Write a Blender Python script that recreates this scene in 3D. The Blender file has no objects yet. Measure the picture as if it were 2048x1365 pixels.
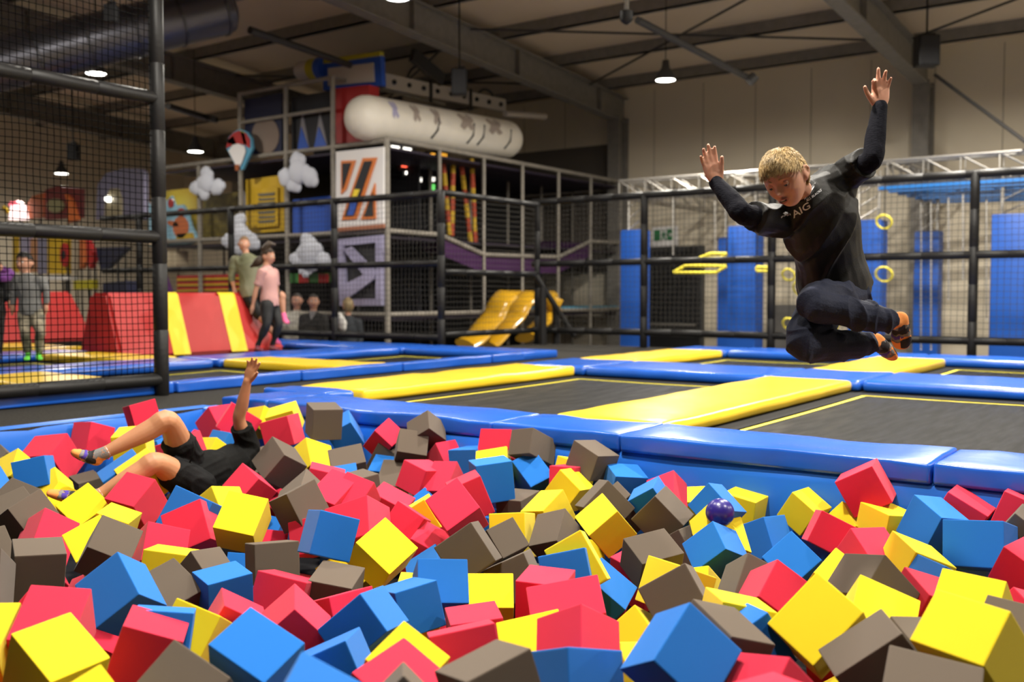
import bpy, bmesh, math, random
from mathutils import Vector, Matrix, Euler, noise
from mathutils.bvhtree import BVHTree
SC = bpy.context.scene
COL = SC.collection
rnd = random.Random(7)
PI = math.pi
YAW, PITCH, H, F = math.radians(35.8), math.atan(95/1991.1), 0.72, 1991.1
FW = Vector((-math.sin(YAW)*math.cos(PITCH), math.cos(YAW)*math.cos(PITCH), -math.sin(PITCH)))
RT = Vector((math.cos(YAW), math.sin(YAW), 0)); UP = RT.cross(FW)
CAM = Vector((0, 0, H))
def ray(px, py): return FW + RT*((px-1024)/F) + UP*((682.5-py)/F)
def W(px, py, d): return CAM + ray(px, py)*d
def WX(px, py, x): r = ray(px, py); return CAM + r*(x/r.x)
def WY(px, py, y): r = ray(px, py); return CAM + r*(y/r.y)
def WZ(px, py, z): r = ray(px, py); return CAM + r*((z-H)/r.z)

# ---------------------------------------------------------------- camera
cd = bpy.data.cameras.new('camera'); cam = bpy.data.objects.new('camera', cd); COL.objects.link(cam)
cam.location = CAM; cam.rotation_euler = (PI/2-PITCH, 0, YAW)
cd.lens = 35; cd.sensor_width = 36; cd.clip_end = 200; cd.clip_start = 0.05
cd.dof.use_dof = True; cd.dof.focus_distance = 3.9; cd.dof.aperture_fstop = 2.2
SC.camera = cam
SC.view_settings.view_transform = 'Standard'; SC.view_settings.look = 'None'
SC.view_settings.gamma = 1; SC.view_settings.exposure = -0.12

# ---------------------------------------------------------------- materials
def lin(r, g, b):
    f = lambda c: (c/255/12.92) if c/255 <= .04045 else ((c/255+.055)/1.055)**2.4
    return (f(r), f(g), f(b), 1)
def mat(name, col, rough=.5, spec=.4, metal=0, vary=0, vscale=8, bump=0, bscale=60, stretch=(1,1,1), emit=0, objvary=0, rvary=0, coat=0, sheen=0, col2=None):
    m = bpy.data.materials.new(name); m.use_nodes = True; nt = m.node_tree; n = nt.nodes; b = n['Principled BSDF']
    b.inputs['Base Color'].default_value = col; b.inputs['Roughness'].default_value = rough
    b.inputs['Specular IOR Level'].default_value = spec; b.inputs['Metallic'].default_value = metal
    b.inputs['Coat Weight'].default_value = coat; b.inputs['Sheen Weight'].default_value = sheen
    if emit:
        b.inputs['Emission Color'].default_value = col; b.inputs['Emission Strength'].default_value = emit
    tc = n.new('ShaderNodeTexCoord'); mp = n.new('ShaderNodeMapping'); nt.links.new(tc.outputs['Object'], mp.inputs['Vector'])
    mp.inputs['Scale'].default_value = stretch
    out = None
    if vary or col2:
        nz = n.new('ShaderNodeTexNoise'); nz.inputs['Scale'].default_value = vscale; nz.inputs['Detail'].default_value = 5
        nt.links.new(mp.outputs[0], nz.inputs['Vector'])
        mx = n.new('ShaderNodeMix'); mx.data_type = 'RGBA'
        c2 = col2 if col2 else tuple(c*(1-vary) for c in col[:3])+(1,)
        mx.inputs[6].default_value = col; mx.inputs[7].default_value = c2
        rp = n.new('ShaderNodeMapRange'); rp.inputs[1].default_value = .35; rp.inputs[2].default_value = .65
        nt.links.new(nz.outputs['Fac'], rp.inputs[0]); nt.links.new(rp.outputs[0], mx.inputs[0]); out = mx.outputs[2]
        if rvary:
            rr = n.new('ShaderNodeMapRange'); rr.inputs[1].default_value = .35; rr.inputs[2].default_value = .65
            rr.inputs[3].default_value = rough-rvary; rr.inputs[4].default_value = rough+rvary
            nt.links.new(nz.outputs['Fac'], rr.inputs[0]); nt.links.new(rr.outputs[0], b.inputs['Roughness'])
    if objvary:
        oi = n.new('ShaderNodeObjectInfo'); hs = n.new('ShaderNodeHueSaturation'); mr = n.new('ShaderNodeMapRange')
        mr.inputs[3].default_value = 1-objvary; mr.inputs[4].default_value = 1+objvary
        nt.links.new(oi.outputs['Random'], mr.inputs[0]); nt.links.new(mr.outputs[0], hs.inputs['Value'])
        if out: nt.links.new(out, hs.inputs['Color'])
        else: hs.inputs['Color'].default_value = col
        out = hs.outputs['Color']
    if out: nt.links.new(out, b.inputs['Base Color'])
    if bump:
        nb = n.new('ShaderNodeTexNoise'); nb.inputs['Scale'].default_value = bscale; nb.inputs['Detail'].default_value = 4
        nt.links.new(mp.outputs[0], nb.inputs['Vector'])
        bp = n.new('ShaderNodeBump'); bp.inputs['Strength'].default_value = bump; bp.inputs['Distance'].default_value = .01
        nt.links.new(nb.outputs['Fac'], bp.inputs['Height']); nt.links.new(bp.outputs[0], b.inputs['Normal'])
    return m

M = {}
M['foam_r'] = mat('red foam', (.62, .020, .055, 1), .85, .15, bump=.25, bscale=220, objvary=.10, sheen=.1)
M['foam_y'] = mat('yellow foam', (.72, .54, .011, 1), .85, .15, bump=.25, bscale=220, objvary=.05, sheen=.1)
M['foam_b'] = mat('blue foam', (.010, .135, .48, 1), .85, .15, bump=.25, bscale=220, objvary=.10, sheen=.1)
M['foam_n'] = mat('brown grey foam', (.098, .076, .058, 1), .9, .12, bump=.25, bscale=220, objvary=.10, sheen=.1)
M['vinyl_blue'] = mat('blue vinyl', (.012, .10, .52, 1), .27, .5, bump=.35, bscale=5, vary=.15, vscale=3)
M['vinyl_blue_wall'] = mat('blue pit wall vinyl', (.014, .13, .56, 1), .35, .5, bump=.2, bscale=3)
M['vinyl_yellow'] = mat('yellow vinyl', (.80, .54, .022, 1), .30, .5, bump=.3, bscale=5, vary=.08, vscale=2)
M['vinyl_red'] = mat('red vinyl', (.44, .024, .022, 1), .42, .4, bump=.15, bscale=4)
M['piping'] = mat('white piping', (.55, .62, .8, 1), .5)
M['bed'] = mat('black jumping mesh', (.0085, .008, .0075, 1), .5, .13, vary=.5, vscale=3, stretch=(5, .7, 1), rvary=.10, bump=.5, bscale=260)
M['line_yellow'] = mat('yellow webbing', (.86, .74, .06, 1), .6)
M['dark'] = mat('dark underside', (.008, .008, .009, 1), .8, .2)
M['carpet'] = mat('dark grey carpet', (.046, .043, .038, 1), .95, .1, vary=.45, vscale=60, bump=.6, bscale=300)
M['hall_floor'] = mat('hall floor', (.24, .23, .21, 1), .5, .4, vary=.2)
M['pad_black'] = mat('black foam sleeve', (.008, .0075, .0075, 1), .5, .3, bump=.2, bscale=30)
M['net_black'] = mat('black netting', (.0015, .0015, .0015, 1), .9, .05)
M['net_grey'] = mat('dark netting', (.05, .046, .04, 1), .8, .2)
M['wall'] = mat('beige wall panel', (.66, .585, .46, 1), .7, .25, vary=.06, vscale=.6)
M['ceiling'] = mat('beige roof sheet', (.66, .55, .42, 1), .8, .2, vary=.1, vscale=.4)
M['steel'] = mat('grey painted steel', (.21, .195, .175, 1), .6, .3, vary=.15)
M['steel_dark'] = mat('dark steel', (.03, .028, .027, 1), .5, .4)
M['black'] = mat('black plastic', (.008, .008, .009, 1), .5, .3)
M['white'] = mat('white panel', (.72, .70, .70, 1), .5, .3)
M['offwhite'] = mat('off white inflatable vinyl', (.78, .73, .64, 1), .5, .35, vary=.1, vscale=2)
M['pole'] = mat('grey padded pole', (.27, .245, .21, 1), .6, .3, vary=.2, vscale=6)
M['alu'] = mat('brushed aluminium', (.42, .40, .37, 1), .4, .5, metal=.85)
M['vinyl_blue_dim'] = mat('dim blue vinyl', (.006, .060, .30, 1), .45, .4, bump=.15, bscale=4)  # padded columns: the weaker light there is put into this darker blue
M['lamp'] = mat('lamp diffuser', (1, .97, .88, 1), .5, emit=22)
def simple(k, c, r=.5, **kw):
    if k not in M: M[k] = mat(k.replace('_', ' '), c, r, **kw)
    return M[k]

# ---------------------------------------------------------------- mesh building
LOC = {}
def tag(o, label=None, cat=None, group=None, kind=None):
    if label: o['label'] = label
    if cat: o['category'] = cat
    if group: o['group'] = group
    if kind: o['kind'] = kind
    return o
def thing(name, label, cat, loc=(0, 0, 0), group=None):
    o = bpy.data.objects.new(name, None); COL.objects.link(o); o.location = loc; o.empty_display_size = .1
    LOC[o.name] = Vector(loc)
    return tag(o, label, cat, group)
def orient(d, upv=Vector((0, 0, 1))):
    d = Vector(d).normalized()
    if abs(d.dot(upv)) > .99: upv = Vector((0, 1, 0))
    x = upv.cross(d).normalized(); y = d.cross(x)
    return Matrix((x, y, d)).transposed()
class MB:
    def __init__(s): s.bm = bmesh.new()
    def add(s, vs, fs, mi=0):
        v = [s.bm.verts.new(p) for p in vs]
        for f in fs:
            try:
                g = s.bm.faces.new([v[i] for i in f]); g.material_index = mi
            except ValueError: pass
        return v
    def box(s, c, size, rot=None, mi=0):
        c = Vector(c); hx, hy, hz = [q/2 for q in size]; r = rot or Matrix.Identity(3)
        vs = [c + r @ Vector((x*hx, y*hy, z*hz)) for x in (-1, 1) for y in (-1, 1) for z in (-1, 1)]
        s.add(vs, [(0,1,3,2),(4,6,7,5),(0,4,5,1),(2,3,7,6),(0,2,6,4),(1,5,7,3)], mi); return s
    def bb(s, x0, x1, y0, y1, z0, z1, mi=0): return s.box(((x0+x1)/2, (y0+y1)/2, (z0+z1)/2), (x1-x0, y1-y0, z1-z0), None, mi)
    def rbox(s, c, size, rot=None, r=.01, seg=2):
        t = bmesh.new(); bmesh.ops.create_cube(t, size=1)
        for v in t.verts: v.co = Vector((v.co.x*size[0], v.co.y*size[1], v.co.z*size[2]))
        bmesh.ops.bevel(t, geom=t.edges[:], offset=r, segments=seg, affect='EDGES', profile=.6)
        s.merge(t, Vector(c), rot); return s
    def merge(s, t, loc=Vector(), rot=None):
        r = rot or Matrix.Identity(3); t.verts.index_update()
        s.add([Vector(loc) + r @ v.co for v in t.verts], [[v.index for v in f.verts] for f in t.faces]); t.free()
    def tube(s, pts, rad, seg=10, caps=True, flat=None, upv=None):
        # sweep an ellipse along pts; rad: number, list, or list of (rx, ry)
        pts = [Vector(p) for p in pts]; n = len(pts)
        if not isinstance(rad, (list, tuple)): rad = [rad]*n
        rings = []; prevx = None
        for i, p in enumerate(pts):
            d = (pts[min(i+1, n-1)]-pts[max(i-1, 0)])
            if d.length < 1e-9: d = Vector((0, 0, 1))
            d.normalize()
            if prevx is None:
                u = upv or Vector((0, 0, 1))
                if abs(d.dot(u)) > .97: u = Vector((0, 1, 0)) if not upv else Vector((1, 0, 0))
                x = u.cross(d).normalized()
            else:
                x = (prevx - d*prevx.dot(d)).normalized()
            y = d.cross(x); prevx = x
            r = rad[i]; rx, ry = r if isinstance(r, (list, tuple)) else (r, r)
            rings.append([p + x*(math.cos(2*PI*k/seg)*rx) + y*(math.sin(2*PI*k/seg)*ry) for k in range(seg)])
        vs = [v for r in rings for v in r]; fs = []
        for i in range(n-1):
            for k in range(seg):
                k2 = (k+1) % seg; fs.append((i*seg+k, i*seg+k2, (i+1)*seg+k2, (i+1)*seg+k))
        if caps:
            fs.append(tuple(range(seg))[::-1]); fs.append(tuple((n-1)*seg+k for k in range(seg)))
        s.add(vs, fs); return s
    def cyl(s, a, b, r, seg=12, r2=None): return s.tube([a, b], [r, r if r2 is None else r2], seg)
    def capsule(s, pts, rad, seg=12):
        # tube with rounded ends
        pts = [Vector(p) for p in pts]; rad = [(r, r) if not isinstance(r, (list, tuple)) else r for r in (rad if isinstance(rad, (list, tuple)) else [rad]*len(pts))]
        d0 = (pts[0]-pts[1]).normalized(); d1 = (pts[-1]-pts[-2]).normalized(); P = []; Q = []
        for t in (85, 60, 35, 15):
            a = math.radians(t); P.append(pts[0]+d0*(math.sin(a)*min(rad[0]))); Q.append((rad[0][0]*math.cos(a), rad[0][1]*math.cos(a)))
        P += pts; Q += rad
        for t in (15, 35, 60, 85):
            a = math.radians(t); P.append(pts[-1]+d1*(math.sin(a)*min(rad[-1]))); Q.append((rad[-1][0]*math.cos(a), rad[-1][1]*math.cos(a)))
        return s.tube(P, Q, seg)
    def sphere(s, c, r, scale=(1, 1, 1), rot=None, seg=16, ring=10):
        t = bmesh.new(); bmesh.ops.create_uvsphere(t, u_segments=seg, v_segments=ring, radius=1)
        for v in t.verts: v.co = Vector((v.co.x*r*scale[0], v.co.y*r*scale[1], v.co.z*r*scale[2]))
        s.merge(t, Vector(c), rot); return s
    def prism(s, poly, o, ux, uy, th):
        # 2D polygon extruded by th along ux x uy, centred
        o, ux, uy = Vector(o), Vector(ux), Vector(uy); nn = ux.cross(uy).normalized()*th/2; n = len(poly)
        vs = [o+ux*a+uy*b-nn for a, b in poly]+[o+ux*a+uy*b+nn for a, b in poly]
        s.add(vs, [tuple(range(n))[::-1], tuple(range(n, 2*n))]+[(i, (i+1) % n, n+(i+1) % n, n+i) for i in range(n)]); return s
    def frame(s, outer, inner, o, ux, uy, th):
        # ring between two polygons with the same number of points
        o, ux, uy = Vector(o), Vector(ux), Vector(uy); nn = ux.cross(uy).normalized()*th/2; n = len(outer)
        L = [outer, inner]; vs = []
        for sg in (-1, 1):
            for poly in L: vs += [o+ux*a+uy*b+nn*sg for a, b in poly]
        fs = []
        for i in range(n):
            j = (i+1) % n
            fs += [(i, j, n+j, n+i), (2*n+i, 3*n+i, 3*n+j, 2*n+j), (i, 2*n+i, 2*n+j, j), (n+i, n+j, 3*n+j, 3*n+i)]
        s.add(vs, fs); return s
    def torus(s, c, R_, r, rot=None, seg=24, sec=8, a0=0, a1=2*PI):
        rr = rot or Matrix.Identity(3); full = abs(a1-a0-2*PI) < 1e-6
        pts = [Vector(c)+rr @ Vector((math.cos(a0+(a1-a0)*i/seg)*R_, math.sin(a0+(a1-a0)*i/seg)*R_, 0)) for i in range(seg+1)]
        return s.tube(pts, r, sec, caps=not full)
    def build(s, name, m, parent=None, loc=None, smooth=False, recalc=True, bevel=0, sharp=40):
        if recalc: bmesh.ops.recalc_face_normals(s.bm, faces=s.bm.faces[:])
        if bevel: bmesh.ops.bevel(s.bm, geom=[e for e in s.bm.edges if len(e.link_faces) == 2 and e.calc_face_angle(0) > .6], offset=bevel, segments=2, affect='EDGES')
        L0 = LOC.get(parent.name, Vector()) if parent else Vector(loc or (0, 0, 0))
        for v in s.bm.verts: v.co -= L0
        if smooth:
            for f in s.bm.faces: f.smooth = True
            for e in s.bm.edges:
                if len(e.link_faces) == 2 and e.calc_face_angle(0) > math.radians(sharp): e.smooth = False
        me = bpy.data.meshes.new(name); s.bm.to_mesh(me); s.bm.free()
        for q in (m if isinstance(m, (list, tuple)) else [m]): me.materials.append(q)
        o = bpy.data.objects.new(name, me); COL.objects.link(o)
        if parent: o.parent = parent; LOC[o.name] = L0
        else: o.location = L0; LOC[o.name] = L0
        return o
def struct(o): o['kind'] = 'structure'; return o
def spline(pts, n=6):
    pts = [Vector(p) for p in pts]; out = []
    for i in range(len(pts)-1):
        p0, p1, p2, p3 = pts[max(i-1, 0)], pts[i], pts[i+1], pts[min(i+2, len(pts)-1)]
        for k in range(n):
            t = k/n; out.append(.5*((2*p1)+(p2-p0)*t+(2*p0-5*p1+4*p2-p3)*t*t+(3*p1-p0-3*p2+p3)*t**3))
    return out+[pts[-1]]
def lerps(vals, n=6):
    out = []
    for i in range(len(vals)-1):
        a, b = vals[i], vals[i+1]
        for k in range(n):
            t = k/n; t = t*t*(3-2*t)
            if isinstance(a, (list, tuple)): out.append(tuple(a[j]+(b[j]-a[j])*t for j in range(2)))
            else: out.append(a+(b-a)*t)
    return out+[vals[-1]]
def copy_tree(o, parent=None):
    c = o.copy(); COL.objects.link(c)
    if parent: c.parent = parent
    LOC[c.name] = LOC.get(o.name, Vector())
    for ch in list(o.children): copy_tree(ch, c)
    return c
# ================================================================ room shell
def rz(y): return 4.67 + .07*(19.9-y)          # underside of the rafters
XL, XR, YB, YF, FZ = -28.0, 9.0, 20.35, -9.0, -1.0
struct(MB().bb(XL, XR, YF, YB, FZ-.2, FZ).build('floor', M['hall_floor']))
def wallbox(n, x0, x1, y0, y1, z0, z1): return struct(MB().bb(x0, x1, y0, y1, z0, z1).build(n, M['wall']))
b = MB().bb(XL, XR, YB, YB+.2, FZ, rz(YB)+1.0)
wallbox_b = struct(b.build('wall_back', M['wall']))
b = MB()
for i in range(31):                       # cladding joints
    x = -27.5+i*1.2; b.bb(x-.008, x+.008, YB-.006, YB, FZ, rz(YB)+.7)
struct(b.build('trim_1', mat('cladding joint', (.30, .265, .205, 1), .8)))
wallbox('wall_left', XL-.2, XL, YF, YB, FZ, rz(YF)+1)
wallbox('wall_right', XR, XR+.2, YF, YB, FZ, rz(YF)+1)
wallbox('wall_front', XL, XR, YF-.2, YF, FZ, rz(YF)+1)
def sl(x0, x1, y0, y1, off0, off1):        # slab following the roof slope
    m = MB(); vs = [(x, y, rz(y)+o) for x in (x0, x1) for y in (y0, y1) for o in (off0, off1)]
    m.add(vs, [(0,1,3,2),(4,6,7,5),(0,4,5,1),(2,3,7,6),(0,2,6,4),(1,5,7,3)]); return m
struct(sl(XL, XR, YF, YB+.2, .80, .95).build('ceiling', M['ceiling']))
for i, x in enumerate((-24.8, -18.15, -11.5, -4.85, 1.8)):      # I-section rafters and their columns
    m = sl(x-.012, x+.012, YF, YB, .03, .56)
    for o in (.0, .54):
        t = sl(x-.13, x+.13, YF, YB, o, o+.035); t.bm.verts.index_update()
        m.add([v.co.copy() for v in t.bm.verts], [[v.index for v in f.verts] for f in t.bm.faces])
    for k in range(8):                                            # web stiffeners
        y = YB-1.2-k*3.1; m.bb(x-.12, x+.12, y-.01, y+.01, rz(y)+.03, rz(y)+.55)
    o = struct(m.build('roof_beam', M['steel']))
    m = MB().bb(x-.012, x+.012, YB-.42, YB-.06, FZ, rz(YB)); m.bb(x-.15, x+.15, YB-.46, YB-.42, FZ, rz(YB)+.1); m.bb(x-.15, x+.15, YB-.06, YB-.02, FZ, rz(YB)+.1)
    struct(m.build('column', M['steel']))
for k in range(13):                                               # purlins run across the rafters
    y = YB-.9-k*2.0
    m = MB().bb(XL, XR, y-.04, y+.04, rz(y)+.575, rz(y)+.80); m.bb(XL, XR, y-.04, y+.10, rz(y)+.575, rz(y)+.59)
    struct(m.build('roof_purlin', M['steel']))
def rod(a, b, r, name='roof_brace', m='steel_dark'): return struct(MB().cyl(a, b, r, 8).build(name, M[m]))
for x0 in (-18.0, -11.4, -4.7):                                   # thin wind braces between the rafters
    for y in (8.5, 14.5):
        rod((x0, y, rz(y)+.5), (x0+6.4, y+4.2, rz(y+4.2)+.5), .022); rod((x0+6.4, y, rz(y)+.5), (x0, y+4.2, rz(y+4.2)+.5), .022)
rod(W(1275, 40, 13), W(1500, 158, 15.5), .05); 
rod(W(1510, 152, 15.4), W(1497, 164, 15.4), .08)
rod(W(500, 60, 15), W(700, 130, 17), .06); rod(W(335, 212, 18), W(430, 240, 20), .06); rod(W(1870, 150, 16), W(2060, 290, 14), .03)
rod(W(425, 233, 19.6), W(423, 243, 19.6), .12)

# deck around the pits, with its dark carpet
b = MB()
b.bb(-7.0, -5.95, YF+1, 13.6, -1, -.1); b.bb(-5.95, XR, 12.62, 13.6, -1, -.1); b.bb(-9.25, -7.0, 10.75, 13.6, -1, -.1); b.bb(-22, -9.25, 10.75, 11.05, -1, -.1)
b.bb(-22, -7, YF+1, -1.5, -1, -.1); b.bb(-5.95, XR, YF+1, -2, -1, -.1)
struct(b.build('floor_deck', M['carpet']))
struct(MB().bb(-5.95, XR, -2, 4.6, -.98, -.8).build('floor_pit', M['dark']))
# padded pit walls, a soft roll along their top edge
def pitwall(n, p, q, nrm, top):
    p, q, nrm = Vector(p), Vector(q), Vector(nrm); m = MB(); L = (q-p).length; N = 24; prof = [(0, -.75), (.035, -.6), (.045, -.25), (.045, -.06), (.03, -.015), (0, 0), (-.08, 0), (-.08, -.75)]
    vs = []
    for i in range(N+1):
        c = p+(q-p)*i/N; w = .008*math.sin(i*1.9)+.006*math.sin(i*.7)
        for a, h in prof: vs.append(c+nrm*(a+(w if a > 0 else 0))+Vector((0, 0, top+h)))
    k = len(prof); m.add(vs, [(i*k+j, i*k+j+1, (i+1)*k+j+1, (i+1)*k+j) for i in range(N) for j in range(k-1)]+[tuple(range(k)), tuple(N*k+j for j in range(k))])
    return struct(m.build(n, M['vinyl_blue_wall'], smooth=True))
pitwall('wall_pit_back', (-5.95, 4.495, 0), (XR, 4.495, 0), (0, -1, 0), -.088)
pitwall('wall_pit_left', (-5.98, -2, 0), (-5.98, 4.55, 0), (1, 0, 0), -.092)

# ================================================================ lamps
def lamp(x, y, z, label, power=90, r=.15):
    t = thing('pendant_lamp', label, 'lamp', (x, y, z), 'round pendant lamps under the roof')
    m = MB(); m.tube([(x, y, z), (x, y, z+.03), (x, y, z+.10), (x, y, z+.2), (x, y, z+.32)], [r+.012, r+.012, r*.9, r*.45, .05], 24, caps=False)
    m.build('shade', M['steel_dark'], t, smooth=True)
    MB().tube([(x, y, z+.005), (x, y, z+.02)], [r, r], 24).build('diffuser', M['lamp'], t)
    MB().cyl((x, y, z+.3), (x, y, rz(y)+.7), .008, 6).build('cord', M['black'], t)
    ld = bpy.data.lights.new('lamp_light', 'AREA'); ld.shape = 'DISK'; ld.size = 2*r; ld.energy = power; ld.color = (1, .94, .83); ld.spread = math.radians(180)
    lo = bpy.data.objects.new('lamp_light', ld); COL.objects.link(lo); lo.location = (0, 0, -.01); lo.parent = t
    return t
def lampx(px, py, d, label, **k): p = W(px, py, d); return lamp(p.x, p.y, p.z, label, **k)
PW = 420
lampx(1331, 161, 16, 'glowing round pendant lamp in front of the beige back wall', power=PW*.8)
lampx(391, 304, 21, 'glowing round pendant lamp left of the hot air balloon cut-out', power=PW*.35)
lampx(192, 148, 16, 'glowing round pendant lamp behind the upper rail of the black net frame', power=PW*.35)
lampx(123, 348, 25, 'small glowing pendant lamp below the hanging speaker at far left', power=PW*.35)
lampx(795, -3, 13, 'bright pendant lamp cut by the top edge of the picture', power=PW*.5)
for x, y, p in ((-2.3, 2.9, 1.15), (-1.9, 6.6, .9), (1.8, 4.4, .7), (-4.9, 3.6, .4), (-2.2, 10.2, .8), (-8.9, 6.6, .3), (-2.6, 13.4, 1.35), (5.0, 8, .8), (-12.0, -1.0, .35), (-17, 3.5, .3), (5.5, 14.0, 1.5), (-.8, 1.2, .34), (-21.5, 9.2, .35)):
    lamp(x, y, 4.4+.07*(14-y)*.5, 'glowing round pendant lamp hung high above the trampolines and the pit', power=PW*p)
SC.world = bpy.data.worlds.new('world'); SC.world.use_nodes = True
bg = SC.world.node_tree.nodes['Background']; bg.inputs[0].default_value = (.9, .85, .8, 1); bg.inputs[1].default_value = .010

# things hung from the roof
def speaker(px, py, d, w, h, label):
    p = W(px, py, d); t = thing('loudspeaker', label, 'speaker', p, 'black speakers hung from the roof')
    r = Matrix.Rotation(YAW, 3, 'Z')
    MB().rbox(p, (w, w*.8, h), r, .03).build('cabinet', M['black'], t)
    MB().rbox(p+r @ Vector((0, -w*.41, 0)), (w*.86, .02, h*.9), r, .008).build('grille', simple('speaker_grille', (.018, .018, .02, 1), .8), t)
    m = MB().cyl(p+Vector((0, 0, h/2-.01)), p+Vector((0, 0, rz(p.y)+.3-p.z)), .015, 6); m.bb(p.x-w*.4, p.x+w*.4, p.y-.02, p.y+.02, p.z+h/2-.01, p.z+h/2+.03)
    m.build('hanger', M['black'], t)
speaker(147, 304, 21, .22, .36, 'small black speaker hanging behind the net at far left')
speaker(919, 165, 16, .25, .42, 'black speaker hanging in front of the white inflatable tube')
speaker(1853, 103, 15, .32, .46, 'black speaker high on the steel column at right')
speaker(223, 28, 12, .16, .22, 'black box high behind the net at the top left')
p = W(1253, 36, 12); t = thing('ceiling_camera', 'black dome camera hanging under the roof', 'camera', p)
MB().tube([p+Vector((0, 0, .08)), p+Vector((0, 0, -.02)), p+Vector((0, 0, -.05)), p+Vector((0, 0, -.08))], [.08, .08, .06, .015], 16).build('dome', M['black'], t, smooth=True)
MB().cyl(p+Vector((0, 0, .08)), p+Vector((0, 0, rz(p.y)+.3-p.z)), .03, 8).build('bracket', M['steel'], t)
# ventilation duct along the roof at the top left
a, c = W(-200, 175, 12.5), W(440, 20, 14.5); m = MB(); dd = (c-a).normalized()
t = thing('ventilation_duct', 'round silver ventilation duct under the roof at the top left', 'duct', a)
m.tube([a-dd*4, a, a+(c-a)*.5, c], .36, 20); m.build('pipe', simple('duct_metal', (.10, .10, .12, 1), .35, metal=.8, bump=.2, bscale=8), t, smooth=True)
m = MB()
for k in range(9): q = a-dd*1+(c-a+dd)*k/8; m.tube([q-dd*.02, q+dd*.02], .375, 20)
m.build('clamp_ring', simple('duct_ring', (.07, .07, .08, 1), .4, metal=.8), t)
m = MB(); m.tube([c, c+dd*.12, c+dd*.2], [.36, .33, .2], 20); m.build('end_cap', simple('duct_metal', (.28, .29, .33, 1), .35), t, smooth=True)
# ================================================================ trampolines and their pads
def pad(x0, x1, y0, y1, m, label, group, z0=-.095, z1=0, bev=.035, wr=.006, sd=0, pipe=False, mitre=0):
    t = bmesh.new(); bmesh.ops.create_cube(t, size=1)
    sx, sy, sz = x1-x0, y1-y0, z1-z0
    for v in t.verts: v.co = Vector((v.co.x*sx, v.co.y*sy, v.co.z*sz))
    if mitre:                                   # far end cut on the slant
        for v in t.verts:
            if v.co.y > 0 and v.co.x > 0: v.co.y -= mitre
    bmesh.ops.bevel(t, geom=t.edges[:], offset=bev, segments=3, affect='EDGES', profile=.6)
    n = max(2, int(max(sx, sy)/.16)); ax = 0 if sx > sy else 1
    for k in range(1, n):
        c = -max(sx, sy)/2+max(sx, sy)*k/n; co = Vector((c, 0, 0)) if ax == 0 else Vector((0, c, 0)); no = Vector((1, 0, 0)) if ax == 0 else Vector((0, 1, 0))
        bmesh.ops.bisect_plane(t, geom=t.verts[:]+t.edges[:]+t.faces[:], plane_co=co, plane_no=no)
    for k in range(1, 4):
        c = -min(sx, sy)/2+min(sx, sy)*k/4; co = Vector((c, 0, 0)) if ax == 1 else Vector((0, c, 0)); no = Vector((1, 0, 0)) if ax == 1 else Vector((0, 1, 0))
        bmesh.ops.bisect_plane(t, geom=t.verts[:]+t.edges[:]+t.faces[:], plane_co=co, plane_no=no)
    bmesh.ops.triangulate(t, faces=[f for f in t.faces if len(f.verts) > 4])
    ctr = Vector(((x0+x1)/2, (y0+y1)/2, (z0+z1)/2))
    for v in t.verts:
        q = v.co+ctr; w = noise.noise(q*2.2+Vector((sd, 0, 0)))*wr*1.3+noise.noise(q*9)*wr*.9
        v.co += Vector((w*.5, w*.5, w)) if v.co.z > -sz*.3 else Vector((0, 0, 0))
    mb = MB(); mb.merge(t, ctr)
    o = mb.build('safety_pad', m, None, (ctr.x, ctr.y, z0), smooth=True, sharp=55)
    tag(o, label, 'pad', group)
    if pipe:
        s = MB(); e = .002
        s.tube([(x0+.03, y0+.012, z1-.014+e), ((x0+x1)/2, y0+.008, z1-.012+e), (x1-.03, y0+.012, z1-.014+e)], .0035, 5)
        s.tube([(x1-.012, y0+.03, z1-.012+e), (x1-.012, y1-.05, z1-.012+e)], .0035, 5)
        s.build('piping', M['piping'], o)
    return o
VB, VY = M['vinyl_blue'], M['vinyl_yellow']
G1, G2, G3, G4, G5 = 'blue pads along the foam pit', 'yellow pads between the beds', 'blue pads between the beds', 'yellow pads of the left block', 'blue pads of the left block'
# along the pit edge
fx = [(-5.25, -3.35, 'blue vinyl pad on the pit edge behind the floating brown cube'), (-3.35, -2.53, 'short blue pad on the pit edge at the end of the yellow strip'), (-2.53, -1.01, 'blue pit edge pad right of the yellow strip, below the jumping child'), (-1.01, .7, 'blue pit edge pad at the right edge of the picture'), (.7, 2.4, 'blue pit edge pad beyond the right edge')]
for i, (a, c, l) in enumerate(fx[:4]): pad(a+.003, c-.003, 4.45, 4.95, VB, l, G1, sd=i*3, wr=.010, bev=.018, pipe=True)
pad(-5.72, -5.255, 4.45, 5.0, VB, 'blue corner pad where the pit edge meets the carpet', G1, sd=9, wr=.011, bev=.018, pipe=True)
pad(-5.96, -5.30, 5.005, 5.35, VB, 'wrinkled blue corner pad tucked behind the raised forearm', G1, sd=11, wr=.012)
# yellow strips, right block
pad(-5.95, -5.23, 5.36, 8.32, VY, 'long yellow pad nearest the left block, glare on its near end', G2, sd=2, wr=.009)
pad(-3.28, -2.53, 4.96, 8.36, VY, 'wide yellow pad running back from the pit in the middle', G2, sd=5, wr=.006, bev=.045)
pad(-5.93, -5.2, 9.5, 11.78, VY, 'far yellow pad before the net, left of the jumping child', G2, sd=7)
pad(-3.28, -2.53, 9.45, 11.7, VY, 'far yellow pad below the feet of the jumping child', G2, sd=8)
pad(-.45, .3, 4.96, 8.36, VY, 'yellow pad beyond the right edge', G2, sd=8)
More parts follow.
